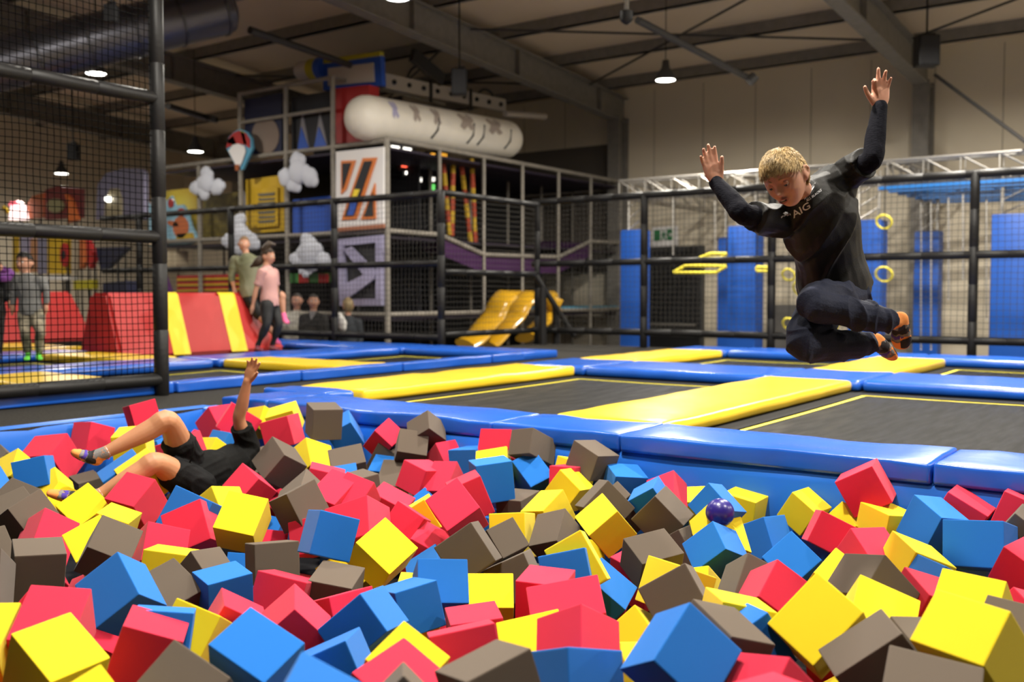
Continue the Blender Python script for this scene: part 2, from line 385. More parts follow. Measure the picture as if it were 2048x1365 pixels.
# blue rows
for i, (a, c, l) in enumerate(((-5.98, -5.16, 'short blue pad at the far end of the long glaring yellow pad'), (-5.155, -3.29, 'blue pad behind the left black bed'), (-3.285, -2.47, 'short blue pad at the far end of the middle yellow pad'), (-2.465, -.45, 'blue pad behind the large black bed at right'))):
    pad(a, c, 8.37, 9.44, VB, l, G3, sd=20+i, bev=.045)
for i, (a, c, l) in enumerate(((-5.98, -5.16, 'short blue pad at the far end of the far left yellow pad'), (-5.155, -2.9, 'far blue pad directly behind the knees of the jumping child'), (-2.895, -.9, 'farthest blue pad at the right edge of the picture'))):
    pad(a, c, 11.78, 12.58, VB, l, G3, sd=30+i, bev=.045)
# left block
pad(-8.95, -7.12, 6.98, 7.65, VY, 'yellow pad of the left block just behind the raised hand', G4, sd=41)
pad(-11.6, -9.78, 6.35, 7.0, VY, 'yellow pad at the foot of the striped red block', G4, sd=42)
pad(-8.95, -7.15, 4.15, 4.93, VY, 'yellow pad behind the bottom rail of the black net frame', G4, sd=43)
pad(-14.35, -12.7, 6.9, 7.6, VY, 'far yellow pad behind the child in the grey sweater', G4, sd=44)
for i, (y0, y1, l) in enumerate(((1.0, 4.0, 'blue pad behind the net at far left, nearest part'), (4.0, 6.9, 'blue pad with a bright sheen left of the raised hand'), (6.95, 9.9, 'blue pad between the two far beds, in front of the girl in pink'))):
    pad(-9.74, -8.97, y0, y1-.01, VB, l, G5, sd=50+i, bev=.045)
for i, (y0, y1, l) in enumerate(((2.5, 4.7, 'blue pad behind the net at far left, second row'), (4.7, 7.05, 'blue pad behind the feet of the child in grey'))):
    pad(-12.38, -11.63, y0, y1-.01, VB, l, G5, sd=60+i, bev=.045)
for i, (x0, x1, l) in enumerate(((-8.95, -6.98, 'blue back edge pad with a white sheen, ending at the carpet'), (-11.3, -8.96, 'blue back edge pad behind the girl in pink'), (-14, -11.31, 'blue back edge pad behind the red block'))):
    pad(x0, x1, 9.92, 10.7, VB, l, G5, sd=70+i, bev=.045)
for i, (y0, y1, l) in enumerate(((-1, 2.3, 'dark blue side pad below the net frame, near part'), (2.3, 4.98, 'blue side pad below the post of the net frame'), (5.0, 6.35, 'blue side pad right of the net frame post'), (6.36, 7.75, 'blue side pad behind the raised forearm'), (7.76, 9.3, 'blue side pad left of the long yellow pad, middle part'), (9.31, 10.7, 'blue side pad at the far corner by the carpet'))):
    pad(-7.12, -6.985, y0, y1-.012, VB, l, 'narrow blue pads on the side of the left block', sd=80+i, bev=.02, wr=.008)
# beds
def bed(x0, x1, y0, y1, lx0, lx1, ly0, ly1, label):
    t = thing('trampoline', label, 'trampoline', ((x0+x1)/2, (y0+y1)/2, -.16), 'black trampoline beds')
    m = MB(); n = 14; vs = []; fs = []
    for i in range(n+1):
        for j in range(n+1):
            u, v = i/n, j/n; s = math.sin(PI*u)*math.sin(PI*v)
            vs.append((x0+(x1-x0)*u, y0+(y1-y0)*v, -.103-.02*s))
    for i in range(n):
        for j in range(n): fs.append((i*(n+1)+j, (i+1)*(n+1)+j, (i+1)*(n+1)+j+1, i*(n+1)+j+1))
    m.add(vs, fs); m.build('bed', M['bed'], t, smooth=True, recalc=False)
    m = MB(); w = .035; q = lambda x, y: -.1-.02*math.sin(PI*max(0, min(1, (x-x0)/(x1-x0))))*math.sin(PI*max(0, min(1, (y-y0)/(y1-y0))))+.001
    def strip(a, c):
        dx, dy = (c[0]-a[0]), (c[1]-a[1]); L = math.hypot(dx, dy); nx, ny = -dy/L*w/2, dx/L*w/2; N = 12; vs = []
        for k in range(N+1):
            x, y = a[0]+dx*k/N, a[1]+dy*k/N; vs += [(x+nx, y+ny, q(x, y)), (x-nx, y-ny, q(x, y))]
        m.add(vs, [(2*k, 2*k+1, 2*k+3, 2*k+2) for k in range(N)])
    c = [(lx0, ly0), (lx1, ly0), (lx1, ly1), (lx0, ly1)]
    for k in range(4): strip(c[k], c[(k+1) % 4])
    m.build('boundary_line', M['line_yellow'], t)
    g = .022; m = MB(); zc = -.0985
    for a, b_, c_, d_ in ((x0, lx0-g, y0, y1), (lx1+g, x1, y0, y1), (lx0-g, lx1+g, y0, ly0-g), (lx0-g, lx1+g, ly1+g, y1)): m.bb(a, b_, c_, d_, zc-.003, zc)
    m.build('spring_shade_border', M['dark'], t)  # black spring border, with the pads' shadow put into its dark colour
    m = MB().bb(x0, x1, y0, y1, -.2, -.15); m.build('light_stop_slab', M['dark'], t)  # unseen slab added under the bed so no light leaks through
bed(-5.40, -3.15, 4.7, 8.6, -5.07, -3.45, 4.96, 8.14, 'black trampoline bed with yellow lines between the two long yellow pads')
bed(-2.7, -.3, 4.7, 8.6, -2.37, -.62, 4.97, 8.14, 'large black trampoline bed at right below the jumping child')
bed(-5.40, -3.15, 9.2, 12.0, -5.05, -3.45, 9.6, 11.55, 'far black bed behind the knees of the jumping child')
bed(-2.7, -.3, 9.2, 12.0, -2.37, -.62, 9.6, 11.5, 'far black bed at the right edge of the picture')
bed(-9.1, -7.0, 4.8, 7.1, -8.75, -7.3, 5.1, 6.8, 'black bed left of the raised hand, beside the net frame post')
bed(-9.1, -7.0, 7.5, 10.1, -8.78, -7.3, 7.85, 9.75, 'black bed in the far corner of the left block')
bed(-9.1, -7.0, 1.0, 4.3, -8.75, -7.3, 1.4, 4.0, 'black bed behind the net frame at far left')
bed(-11.75, -9.6, 3.6, 6.45, -11.45, -9.95, 3.9, 6.2, 'black bed below the child in the grey sweater')
bed(-11.75, -9.6, 6.9, 10.1, -10.95, -9.95, 7.3, 9.75, 'black bed below the girl in pink')
bed(-14.6, -12.55, 7.5, 10.1, -14.1, -12.6, 7.85, 9.75, 'black bed behind the net at far left, by the second red block')
# padded red blocks
def vault(x0, x1, y0, y1, z0, z1, dx, dy, stripes, label):
    t = thing('vault_block', label, 'gym block', ((x0+x1)/2, (y0+y1)/2, z0), 'padded red blocks with yellow stripes')
    d0, d1 = dy; P = lambda u, v, w: Vector((x0+dx*w+(x1-x0-2*dx*w)*u, y0+d0*w+(y1-y0-(d0+d1)*w)*v, z0+(z1-z0)*w))
    m = MB(); m.add([P(u, v, w) for u in (0, 1) for v in (0, 1) for w in (0, 1)], [(0,1,3,2),(4,6,7,5),(0,4,5,1),(2,3,7,6),(0,2,6,4),(1,5,7,3)])
    m.build('body', M['vinyl_red'], t, bevel=.04, smooth=True)
    for s0, s1 in stripes:
        m = MB(); e = .006
        A = lambda u, y, w: Vector((P(u, 0, w).x, y, P(u, 0, w).z))
        f = [A(1, s0, .02), A(1, s1, .02), A(1, s1, .97), A(1, s0, .97), A(.93, s1, 1), A(.93, s0, 1), A(.05, s1, 1), A(.05, s0, 1)]
        f = [q+Vector((e, 0, 0)) if k < 4 else q+Vector((0, 0, e)) for k, q in enumerate(f)]
        m.add(f, [(0, 1, 2, 3), (3, 2, 4, 5), (5, 4, 6, 7)]); m.build('stripe', simple('yellow_stripe', (.82, .62, .03, 1), .45), t)
vault(-12.0, -11.05, 7.1, 9.75, -.09, .73, .28, (.0, .42), ((7.86, 8.12), (8.78, 9.05)), 'padded red block with yellow stripes beside the girl in pink')
vault(-16.6, -15.2, 5.2, 9.3, -.05, .75, .35, (.2, .2), ((7.45, 7.75),), 'darker padded red block behind the child in grey at far left')
# ================================================================ nets and fences
def netmesh(o, u, v, nu, nv, r=.003, jit=.004, sag=0, seed=0):
    o, u, v = Vector(o), Vector(u), Vector(v); n = u.cross(v).normalized(); m = MB(); un, vn = u.normalized(), v.normalized()
    def P(i, j):
        q = o+u*(i/nu)+v*(j/nv); k = q*3+Vector((seed, 0, 0))
        s = sag*math.sin(PI*i/nu)
        return q+un*noise.noise(k)*jit*3+vn*(noise.noise(k+Vector((9, 0, 0)))*jit*3-s)+n*noise.noise(q*1.3)*jit*4
    for i in range(nu+1): m.tube([P(i, j) for j in range(nv+1)], r, 3, caps=False)
    for j in range(nv+1): m.tube([P(i, j) for i in range(nu+1)], r, 3, caps=False)
    return m
def sleeve(m, a, b, r, seg=14):
    # foam sleeves butted end to end
    a, b = Vector(a), Vector(b); L = (b-a).length; d = (b-a)/L; n = max(1, round(L/.5)); P = []; Q = []
    for k in range(n):
        s, e = L*k/n, L*(k+1)/n
        for t, q in ((s+.001, r*.9), (s+.008, r), (e-.008, r), (e-.001, r*.9)): P.append(a+d*t); Q.append(r*(q/r))
    m.tube(P, Q, seg); return m
PB = M['pad_black']
def fence(name, label, pts, zs, posts, net, r=.05, zt=None, nm='net_grey', cell=.075, nr=.003):
    (x0, y0), (x1, y1) = pts; t = thing('safety_fence', label, 'fence', (x0, y0, -.1), 'black padded net fences')
    d = Vector((x1-x0, y1-y0, 0)); L = d.length
    for z in zs: sleeve(MB(), (x0, y0, z), (x1, y1, z), r*.9).build('rail', PB, t, smooth=True)
    for f in posts: p = Vector((x0, y0, 0))+d*f; sleeve(MB(), p+Vector((0, 0, -.1)), p+Vector((0, 0, zt or zs[0]+.03)), r).build('post', PB, t, smooth=True)
    if net: netmesh((x0, y0, zs[-1]), d, (0, 0, (zt or zs[0])-zs[-1]), int(L/cell), int(((zt or zs[0])-zs[-1])/cell), nr, seed=x0, jit=.003).build('net', M[nm], t, recalc=False)
    return t
fence('f', 'black padded net fence behind the jumping child and the blue columns', ((-9.25, 13.4), (-1.2, 13.4)), (2.2, 1.2, .13), (.254, .503, .826, 1), True, .058)
fence('f', 'black padded fence in front of the play structure, left of the corner post', ((-9.1, 10.9), (-17.5, 10.9)), (2.14, 1.15, .09), (0, .255, .548, .86), True, .055)
fence('f', 'short black fence section running back to the stairs', ((-9.1, 10.96), (-9.12, 13.34)), (2.15, 1.03, .13), (1,), True, .05)
fence('f', 'tall black net frame standing close at the left edge', ((-6.96, 4.83), (-6.96, 1.2)), (2.27, 1.17, .03), (0,), True, .058, 3.6, 'net_black', .051, .0036)
t = thing('stair_rail', 'black sloping handrail going down behind the corner of the fence', 'handrail', (-9.0, 13.5, -.1))
a = WX(1072, 552, -9.0); c = WX(1148, 672, -8.6); MB().cyl(a, c, .045, 10).build('handrail', PB, t)
for px, y0 in ((1086, 575), (1112, 615)): q = WX(px, y0, -8.9); MB().cyl(q, (q.x, q.y, -.1), .06, 10).build('post', PB, t)

# ================================================================ play structure
PX, PY = -11.36, 12.22
t = thing('climbing_structure', 'tall frame of grey padded poles with platforms behind the black fence', 'play structure', (PX, PY, -1))
pole = M['pole']
def bar(a, b, r=.03, n='rail'): MB().cyl(a, b, r, 10).build(n, pole, t, smooth=True)
RY = [12.22, 13.57, 14.85, 16.1, 17.4, 18.68, 20.0]; LX = [-12.61, -13.8, -15.06, -16.3, -17.55]
for i, y in enumerate(RY): bar((PX, y, -1), (PX, y, 3.27), .05 if i == 0 else .035, 'post')
for i, x in enumerate(LX): bar((x, PY, -1), (x, PY, 4.45 if i < 3 else 3.2), .045, 'post')
for i, y in enumerate(RY[1:]): bar((PX-1.3, y, -1), (PX-1.3, y, 3.2), .03, 'post')
for z in (.37, 3.27): bar((PX, PY, z), (PX, RY[-1], z), .04)
zz = [1.76, 1.76, 1.45, 1.46, 1.48, 1.86, 1.88]
for i in range(6): bar((PX, RY[i], zz[i]), (PX, RY[i+1], zz[i+1]), .042)
for z in (.37, 1.76, 3.24): bar((PX, PY, z), (LX[-1], PY, z), .04)
for z in (4.43, 3.9): bar((LX[0], PY, z), (LX[2], PY, z), .035)
bar((LX[2], PY, 4.43), (LX[2], PY+2, 4.43), .035); bar((LX[0], PY, 4.43), (LX[0], PY+3, 4.43), .035)
deck = simple('dark_platform', (.022, .014, .03, 1), .7); purple = simple('purple_fabric', (.055, .012, .075, 1), .7)
for z in (.30, 1.68, 3.16): MB().bb(-17.5, PX-.06, PY+.05, 20, z-.04, z).build('platform', deck, t)
dk = simple('shade_sheet', (.012, .012, .016, 1), .8)
MB().bb(-14.2, -14.15, PY+1.5, 20, -1, 3.2).build('interior_shade_sheet', dk, t); MB().bb(-17.5, -12.4, 14.2, 14.25, -1, 3.2).build('interior_shade_sheet', dk, t)  # added sheets, coloured dark to stand in for the unlit interior
MB().bb(-15.0, -12.65, 14.0, 14.05, 3.2, 4.4).build('interior_shade_sheet', dk, t)
for i in (1, 2, 3, 4):                                              # sagging purple decks behind the bent rail
    y0, y1 = RY[i], RY[i+1]; m = MB(); m.add([(PX-.02, y0, zz[i]-.03), (PX-.02, y1, zz[i+1]-.03), (PX-.02, y1, zz[i+1]-.34), (PX-.02, y0, zz[i]-.34)], [(0, 1, 2, 3)]); m.add([(PX-.02, y0, zz[i]-.03), (PX-.02, y1, zz[i+1]-.03), (PX-1.3, y1, zz[i+1]+.04), (PX-1.3, y0, zz[i]+.04)], [(0, 1, 2, 3)])
    m.build('fabric_deck', purple, t)
MB().bb(PX-1.2, PX+.0, 17.5, 20.0, .40, .44).build('platform', simple('light_blue_deck', (.08, .33, .5, 1), .5), t)
nt_ = netmesh((PX+.01, PY, -1), (0, 7.78, 0), (0, 0, 4.2), 78, 42, .0022, .003); nt_.build('net', M['net_black'], t, recalc=False)

def flat(px, plane, off, th, name, m, parent=None, loc=None, dz=0):
    pts = [WY(x, y, plane) if plane > 0 else WX(x, y, plane) for x, y in px]
    o = pts[0]; ux = Vector((1, 0, 0)) if plane > 0 else Vector((0, 1, 0)); uz = Vector((0, 0, 1))
    nn = Vector((0, -1, 0)) if plane > 0 else Vector((1, 0, 0))
    poly = [((p-o).dot(ux), (p-o).dot(uz)) for p in pts]
    return MB().prism(poly, o+nn*off, ux, uz, th).build(name, m, parent, loc)
def sign(name, label, cat, outline, plane, th, m, group=None):
    p = WY(*outline[0], plane) if plane > 0 else WX(*outline[0], plane)
    t = thing(name, label, cat, p, group); flat(outline, plane, 0, th, 'board', m, t)
    zs_ = [WY(x, y, plane).z for x, y in outline]; xs_ = [WY(x, y, plane).x for x, y in outline]; xm = (min(xs_)+max(xs_))/2
    if plane > 12.55: MB().cyl((xm, plane+th/2+.02, -1), (xm, plane+th/2+.02, (min(zs_)+max(zs_))/2), .02, 8).build('support', M['steel_dark'], t)
    return t
def blob(cx, cy, rx, ry, n=18, a=0): return [(cx+rx*math.cos(2*PI*k/n)*math.cos(a)-ry*math.sin(2*PI*k/n)*math.sin(a), cy+rx*math.cos(2*PI*k/n)*math.sin(a)+ry*math.sin(2*PI*k/n)*math.cos(a)) for k in range(n)]
wh, org, drk = M['white'], simple('orange_trim', (.62, .17, .03, 1), .5), simple('dark_opening', (.02, .02, .024, 1), .7)
lil = simple('lilac_panel', (.36, .34, .50, 1), .45); blu = simple('royal_blue_panel', (.02, .08, .42, 1), .5); ylw = simple('mustard_panel', (.55, .35, .02, 1), .55); red = simple('dark_red_panel', (.38, .02, .02, 1), .55); nav = simple('navy_panel', (.012, .014, .045, 1), .6); lbl = simple('pale_blue_panel', (.30, .55, .72, 1), .5); grn = simple('green_panel', (.05, .22, .05, 1), .5); brn = simple('rust_panel', (.28, .075, .02, 1), .6)
# white panel with slanted orange-rimmed openings
Z4 = lambda pts: [(650+x/5.11, 270+y/5.11) for x, y in pts]
t = sign('slash_panel', 'white square panel with slanted orange rimmed openings on the corner tower', 'panel', [(674, 304), (769, 294), (769, 455), (674, 463)], 12.16, .05, wh)
for q in ([(185, 268), (330, 262), (235, 560), (185, 610)], [(405, 240), (548, 234), (340, 862), (188, 872)], [(528, 495), (535, 862), (385, 868)]):
    flat(Z4(q), 12.16, .035, .03, 'trim', org, t)
for q in ([(203, 295), (290, 290), (222, 510), (203, 560)], [(425, 275), (505, 270), (318, 830), (225, 835)], [(512, 590), (515, 830), (425, 835)]):
    flat(Z4(q), 12.16, .055, .02, 'opening', drk, t)
flat(Z4([(330, 560), (385, 560), (345, 660), (300, 660)]), 12.16, .068, .01, 'yellow_patch', simple('yellow_stripe', (.82, .62, .03, 1)), t); flat(Z4([(295, 680), (360, 680), (318, 825), (260, 825)]), 12.16, .068, .01, 'blue_patch', blu, t)
t = sign('strip_panel', 'thin brown and white strip panel below the slash panel', 'panel', [(674, 456), (769, 448), (769, 456), (674, 464)], 12.12, .03, simple('terracotta', (.35, .13, .07, 1)))
# lilac frame with a folded star beam
o4 = [(676, 480), (767, 470), (767, 612), (682, 612)]
P_ = [WY(x, y, 12.16) for x, y in o4]
t = thing('star_panel', 'shiny lilac framed panel with folded diagonal beams behind the fence', 'panel', P_[3])
o0 = P_[3]; pl = [((p-o0).x, (p-o0).z) for p in P_]; cx_ = sum(a for a, b in pl)/4; cz_ = sum(b for a, b in pl)/4
MB().frame(pl, [(cx_+(a-cx_)*.72, cz_+(b-cz_)*.80) for a, b in pl], o0, (1, 0, 0), (0, 0, 1), .08).build('frame', simple('lilac_gloss', (.36, .34, .5, 1), .25), t)
flat([(690, 500), (705, 494), (756, 545), (750, 560), (700, 596), (686, 590), (686, 572), (730, 550)], 12.16, .02, .05, 'beam', simple('lilac_gloss', (.36, .34, .5, 1), .25), t)
flat(o4, 12.22, 0, .02, 'backing', drk, t)
# clouds
def cloud(label, parts, plane=12.1):
    ps = [WY(x, y, plane) for x, y, r in parts]; c = ps[0]; t = MB(); 
    rr_ = random.Random(len(label)); parts = list(parts)
    for x, y, r in list(parts):
        for k in range(3): a_ = rr_.uniform(0, 2*PI); parts.append((x+math.cos(a_)*r*.55, y+math.sin(a_)*r*.5, r*rr_.uniform(.5, .72)))
    ps = [WY(x, y, plane) for x, y, r in parts]
    for (x, y, r), p in zip(parts, ps):
        d = (p-CAM).dot(FW); rr = r*d/F; t.sphere(p+Vector((0, -.05*rr, 0)), rr, (1, .45, 1), seg=20, ring=14)
    o = t.build('cloud_cutout', simple('cloud_white', (.55, .57, .65, 1), .6), None, c, smooth=True); MB().cyl(c, (c.x, PY+.02, c.z), .015, 6).build('bracket', M['steel_dark'], o); tag(o, label, 'cloud decoration', 'white cloud cut-outs on the play structure')
cloud('white cloud cut-out left of the hot air balloon', [(415, 366, 22), (413, 348, 16), (394, 376, 15), (437, 374, 17), (410, 386, 16)])
cloud('largest white cloud cut-out, right of the hot air balloon', [(597, 345, 26), (594, 322, 18), (572, 356, 18), (621, 355, 20), (590, 368, 17)])
cloud('white cloud cut-out behind the head of the person in olive', [(482, 472, 26), (478, 445, 17), (458, 482, 16), (505, 484, 18), (480, 495, 17)])
cloud('white bell shaped cloud cut-out above the two seated men', [(620, 505, 27), (617, 486, 18), (595, 520, 17), (645, 521, 18), (620, 524, 20)])
cloud('small white cloud edge just under the fence rail above the seated men', [(612, 546, 9), (603, 543, 6), (621, 543, 6)])
# hot air balloon cut-out
t = sign('balloon_cutout', 'hot air balloon cut-out with red and yellow stripes', 'balloon decoration', [(455, 297), (459, 276), (470, 264), (482, 259), (496, 264), (505, 277), (507, 297), (494, 325), (487, 340), (478, 340), (470, 325)], 12.05, .05, simple('balloon_blue', (.10, .33, .5, 1)))
for q, m_ in (([(456, 297), (461, 277), (471, 266), (482, 262), (495, 267), (503, 279), (503, 297), (492, 290), (480, 288), (468, 291)], red), ([(462, 279), (470, 272), (477, 288), (468, 292)], simple('yellow_stripe', (.82, .62, .03, 1))), ([(484, 262), (492, 265), (498, 291), (491, 289)], simple('yellow_stripe', (.82, .62, .03, 1))), ([(457, 283), (463, 277), (469, 284), (463, 290)], drk)):
    flat(q, 12.05, .035, .02, 'stripe', m_, t)
flat([(462, 303), (470, 291), (481, 288), (493, 293), (496, 303), (489, 324), (484, 334), (478, 334), (472, 322)], 12.05, .05, .02, 'face', wh, t)
flat([(476, 330), (484, 330), (483, 342), (477, 342)], 12.05, .06, .03, 'basket', brn, t); q = WY(482, 300, 12.07); MB().cyl(q, (LX[2], PY, q.z), .015, 6).build('bracket', M['steel_dark'], t)
# tower panels
t = sign('round_hole_panel', 'navy panel with a large round hole on the upper tower', 'panel', [(491, 200), (566, 186), (566, 304), (491, 314)], 12.3, .05, nav); flat(blob(534, 272, 27, 37), 12.3, .03, .02, 'opening', simple('dusky_opening', (.22, .17, .14, 1), .9), t)
t = sign('peaks_panel', 'black panel with blue and grey pointed peaks on the upper tower', 'panel', [(585, 195), (664, 182), (664, 300), (585, 306)], 12.4, .05, drk)
for x0, x1, h in ((600, 622, 222), (632, 660, 226)): flat([(x0, 300), ((x0+x1)/2-3, h), (x1, 298)], 12.4, .035, .02, 'peak', simple('peak_grey', (.2, .19, .21, 1)), t); flat([(x0, 300), ((x0+x1)/2-4, 255), (x1, 298)], 12.4, .05, .02, 'peak_base', blu, t)
t = sign('red_end_panel', 'dark red square panel behind the end of the white tube', 'panel', [(676, 180), (748, 172), (748, 284), (676, 290)], 12.5, .25, red)
# white inflatable tube
a, c = WX(733, 236, -11.72), WX(1008, 279, -11.72); dd = (c-a).normalized()
t = thing('inflatable_tube', 'long white inflatable tube lying on top of the play structure', 'inflatable', a)
m = MB(); m.capsule([a+(c-a)*k/8 for k in range(9)], [.375]*9, 28); m.build('tube', M['offwhite'], t, smooth=True)
side = Vector((1, -.15, .3)).normalized(); side = (side-dd*side.dot(dd)).normalized(); upv = dd.cross(side); upv = upv if upv.z > 0 else -upv
gp = simple('grey_patch', (.36, .30, .26, 1), .6)
for k, (s, w_) in enumerate(((.08, .10), (.22, .12), (.36, .12), (.58, .26), (.80, .26))):
    m = MB(); vs = []; ctr = (c-a).length*s
    prof = [(-1, .5), (-.5, .75), (0, .45), (.5, .8), (1, .5), (1, .1), (.6, -.1), (1, -.5), (.4, -.7), (0, -.4), (-.5, -.75), (-1, -.5), (-.55, 0)]
    f = []
    for u, v in prof:
        an = .10+v*.62; f.append(a+dd*(ctr+u*w_*.85)+(side*math.cos(an)+upv*math.sin(an))*.382)
    cc = a+dd*ctr+(side*math.cos(.10)+upv*math.sin(.10))*.388
    m.add([cc]+f, [(0, i+1, (i+1) % len(f)+1) for i in range(len(f))]); m.build('patch', lil if k == 0 else gp, t)
for s in (.36, .62, .70, .92):
    q = a+(c-a)*s; MB().tube([q+side*.378+upv*.02+dd*.06, q+side*.33-upv*.2, q+side*.22-upv*.32-dd*.1], .018, 6).build('strap', M['black'], t)
# white toothed rail and hoops behind the tube
a, c = WX(772, 176, -12.4), WX(1012, 224, -12.4); t = thing('white_rail', 'white board with dark knobs above the white inflatable tube', 'board', a)
m = MB(); u = (c-a); m.add([a, c, c+Vector((0, 0, .26)), a+Vector((0, 0, .26)), a-Vector((.08, 0, 0)), c-Vector((.08, 0, 0)), c+Vector((-.08, 0, .26)), a+Vector((-.08, 0, .26))], [(0,1,2,3), (4,5,6,7), (0,1,5,4), (2,3,7,6), (0,3,7,4), (1,2,6,5)]); m.build('board', simple('greyish_white', (.5, .46, .42, 1)), t)
for k in range(9): q = a+u*(k+.5)/9+Vector((.02, 0, .13)); MB().sphere(q, .045, seg=10, ring=6).build('knob', drk, t)
for k in (3, 6): q = a+u*k/9; MB().box(q+Vector((.02, 0, .1)), (.05, .05, .42)).build('strut', M['steel_dark'], t)
for i, (px, py, r) in enumerate(((843, 178, .42), (905, 195, .4), (973, 215, .36))):
    q = WX(px, py, -12.5); o = MB().torus(q, r, .025, Matrix.Rotation(PI/2, 3, 'Y'), 22, 6, PI/2-1.45+PI/2, PI/2+1.45+PI/2).build('hoop_arch', M['steel_dark'], None, q)
    tag(o, ('dark half hoop left of the hanging black speaker', 'dark half hoop right behind the hanging black speaker', 'dark half hoop near the right end of the white tube')[i], 'hoop', 'dark half hoops above the white tube')
o = MB().box(WX(855, 135, -12.2), (.1, .9, .25), Matrix.Rotation(-.35, 3, 'X')).build('dark_vane', M['steel_dark'], None, WX(855, 135, -12.2)); tag(o, 'dark tilted plate above the white inflatable tube', 'plate')
o = MB().cyl(WX(1010, 228, -12.0), WX(1090, 233, -12.0), .06, 10).build('white_bar', simple('greyish_white', (.5, .46, .42, 1)), None, WX(1010, 228, -12.0)); tag(o, 'pale bar sticking out behind the right end of the white tube', 'bar')
# board and roller on top of the tower
t = sign('blue_framed_board', 'white board in a blue frame on top of the tower', 'board', [(650, 128), (765, 112), (768, 172), (650, 182)], 12.6, .1, blu); flat([(662, 138), (752, 127), (754, 165), (662, 173)], 12.6, .06, .03, 'face', simple('greyish_white', (.5, .46, .42, 1)), t); flat([(650, 120), (765, 104), (765, 113), (650, 129)], 12.6, .02, .1, 'top_edge', simple('olive_yellow', (.42, .36, .02, 1)), t)
a = WY(606, 142, 12.6); c = WY(652, 136, 12.6); t = thing('toy_barrel', 'white barrel with yellow and blue rings on the tower roof', 'barrel', a)
MB().capsule([a, a+(c-a)*.4], [.17, .17], 18).build('barrel', simple('greyish_white', (.5, .46, .42, 1)), t, smooth=True); MB().tube([a+(c-a)*.4, a+(c-a)*.75], .19, 18).build('yellow_ring', simple('olive_yellow', (.42, .36, .02, 1)), t); MB().tube([a+(c-a)*.75, c], .2, 18).build('blue_ring', blu, t)
# coloured panels behind the girls
for lab, q, pl, m_ in (('mustard panel right of the second cloud, behind the fence rail', [(494, 360), (570, 350), (570, 462), (494, 468)], 12.45, ylw), ('royal blue panel left of the slash panel', [(588, 400), (664, 392), (664, 462), (588, 468)], 12.5, blu), ('mustard wall panel behind the bear shaped board', [(305, 385), (400, 375), (400, 480), (305, 486)], 12.7, ylw), ('olive patterned panel below the first cloud', [(408, 392), (480, 384), (480, 470), (408, 476)], 12.7, simple('olive_panel', (.20, .15, .03, 1), .6, vary=.6, vscale=5))):
    sign('wall_panel', lab, 'panel', q, pl, .05, m_, 'coloured panels on the play structure')
t = sign('wave_board', 'mustard board with grey wavy lines behind the two girls', 'board', [(512, 380), (556, 374), (556, 452), (512, 456)], 12.38, .03, ylw)
for k in range(7): flat([(517+2*(k % 2), 388+k*9), (552, 385+k*9+2*(k % 2)), (550, 391+k*9), (520, 393+k*9)], 12.38, .022, .015, 'wave', simple('grey_wave', (.13, .12, .09, 1)), t)
t = sign('cartoon_board', 'pale blue cut-out board with an orange figure left of the first cloud', 'board', [(300, 405), (318, 400), (330, 408), (345, 392), (352, 412), (368, 410), (378, 428), (384, 452), (400, 482), (380, 490), (300, 494)], 12.35, .05, lbl)
for q, m_ in ((blob(365, 455, 15, 22), simple('orange_figure', (.55, .14, .04, 1))), (blob(366, 425, 8, 8), red), (blob(350, 448, 12, 5, a=.3), simple('orange_figure', (.55, .14, .04, 1))), ([(358, 468), (388, 466), (393, 482), (356, 484)], ylw), (blob(318, 410, 14, 7, a=.4), simple('orange_figure', (.55, .14, .04, 1))), (blob(345, 407, 5, 9), red), ([(300, 468), (340, 478), (340, 490), (300, 492)], simple('cream', (.6, .5, .35, 1)))): flat(q, 12.35, .035, .03, 'shape', m_, t)
t = sign('striped_barrier', 'low wall with red and yellow stripes behind the red block', 'barrier', [(358, 552), (500, 548), (500, 600), (358, 602)], 12.4, .1, red)
for k in range(4): flat([(360, 558+k*11), (498, 555+k*11), (498, 559+k*11), (360, 562+k*11)], 12.4, .06, .03, 'stripe', ylw, t)
t = sign('striped_canopy', 'red and green striped valance above the seated men', 'canopy', [(572, 548), (664, 546), (664, 565), (572, 566)], 12.35, .04, grn)
for x in (600, 640): flat([(x, 548), (x+20, 548), (x+20, 565), (x, 566)], 12.35, .03, .02, 'stripe', red, t)
for lab, q in (('cream box behind the fence, left one of a pair', [(320, 505), (334, 504), (334, 545), (320, 546)]), ('cream box behind the fence, right one of a pair', [(338, 503), (364, 502), (364, 545), (338, 546)])): sign('cream_box', lab, 'box', q, 12.5, .3, simple('cream', (.6, .5, .35, 1)), 'cream boxes behind the fence')
sign('purple_drape', 'small purple drape behind the red block at the net frame post', 'drape', [(318, 556), (330, 548), (345, 590), (318, 592)], 12.4, .1, simple('violet', (.16, .05, .22, 1)))
# yellow slide
t = thing('wavy_slide', 'shiny yellow wavy slide behind the fence corner', 'slide', WX(1000, 675, -10.6))
sy = simple('slide_yellow', (.55, .30, .012, 1), .22, spec=.6)
for pts in ([(1015, 590), (1000, 606), (988, 632), (972, 650), (950, 678), (930, 690)], [(1062, 592), (1044, 606), (1030, 632), (1010, 652), (990, 676), (975, 690)], [(1106, 592), (1100, 606), (1104, 622), (1080, 650), (1050, 676)]):
    P3 = spline([WX(x, y, -10.4-.25*i/5) for i, (x, y) in enumerate(pts)], 4); MB().tube(P3, [(.10, .27)]*len(P3), 12, upv=Vector((1, 0, 0))).build('lane', sy, t, smooth=True)
MB().capsule([WX(1000, 594, -10.9), WX(1105, 594, -10.9)], [.12, .12], 12).build('top_roll', sy, t, smooth=True)
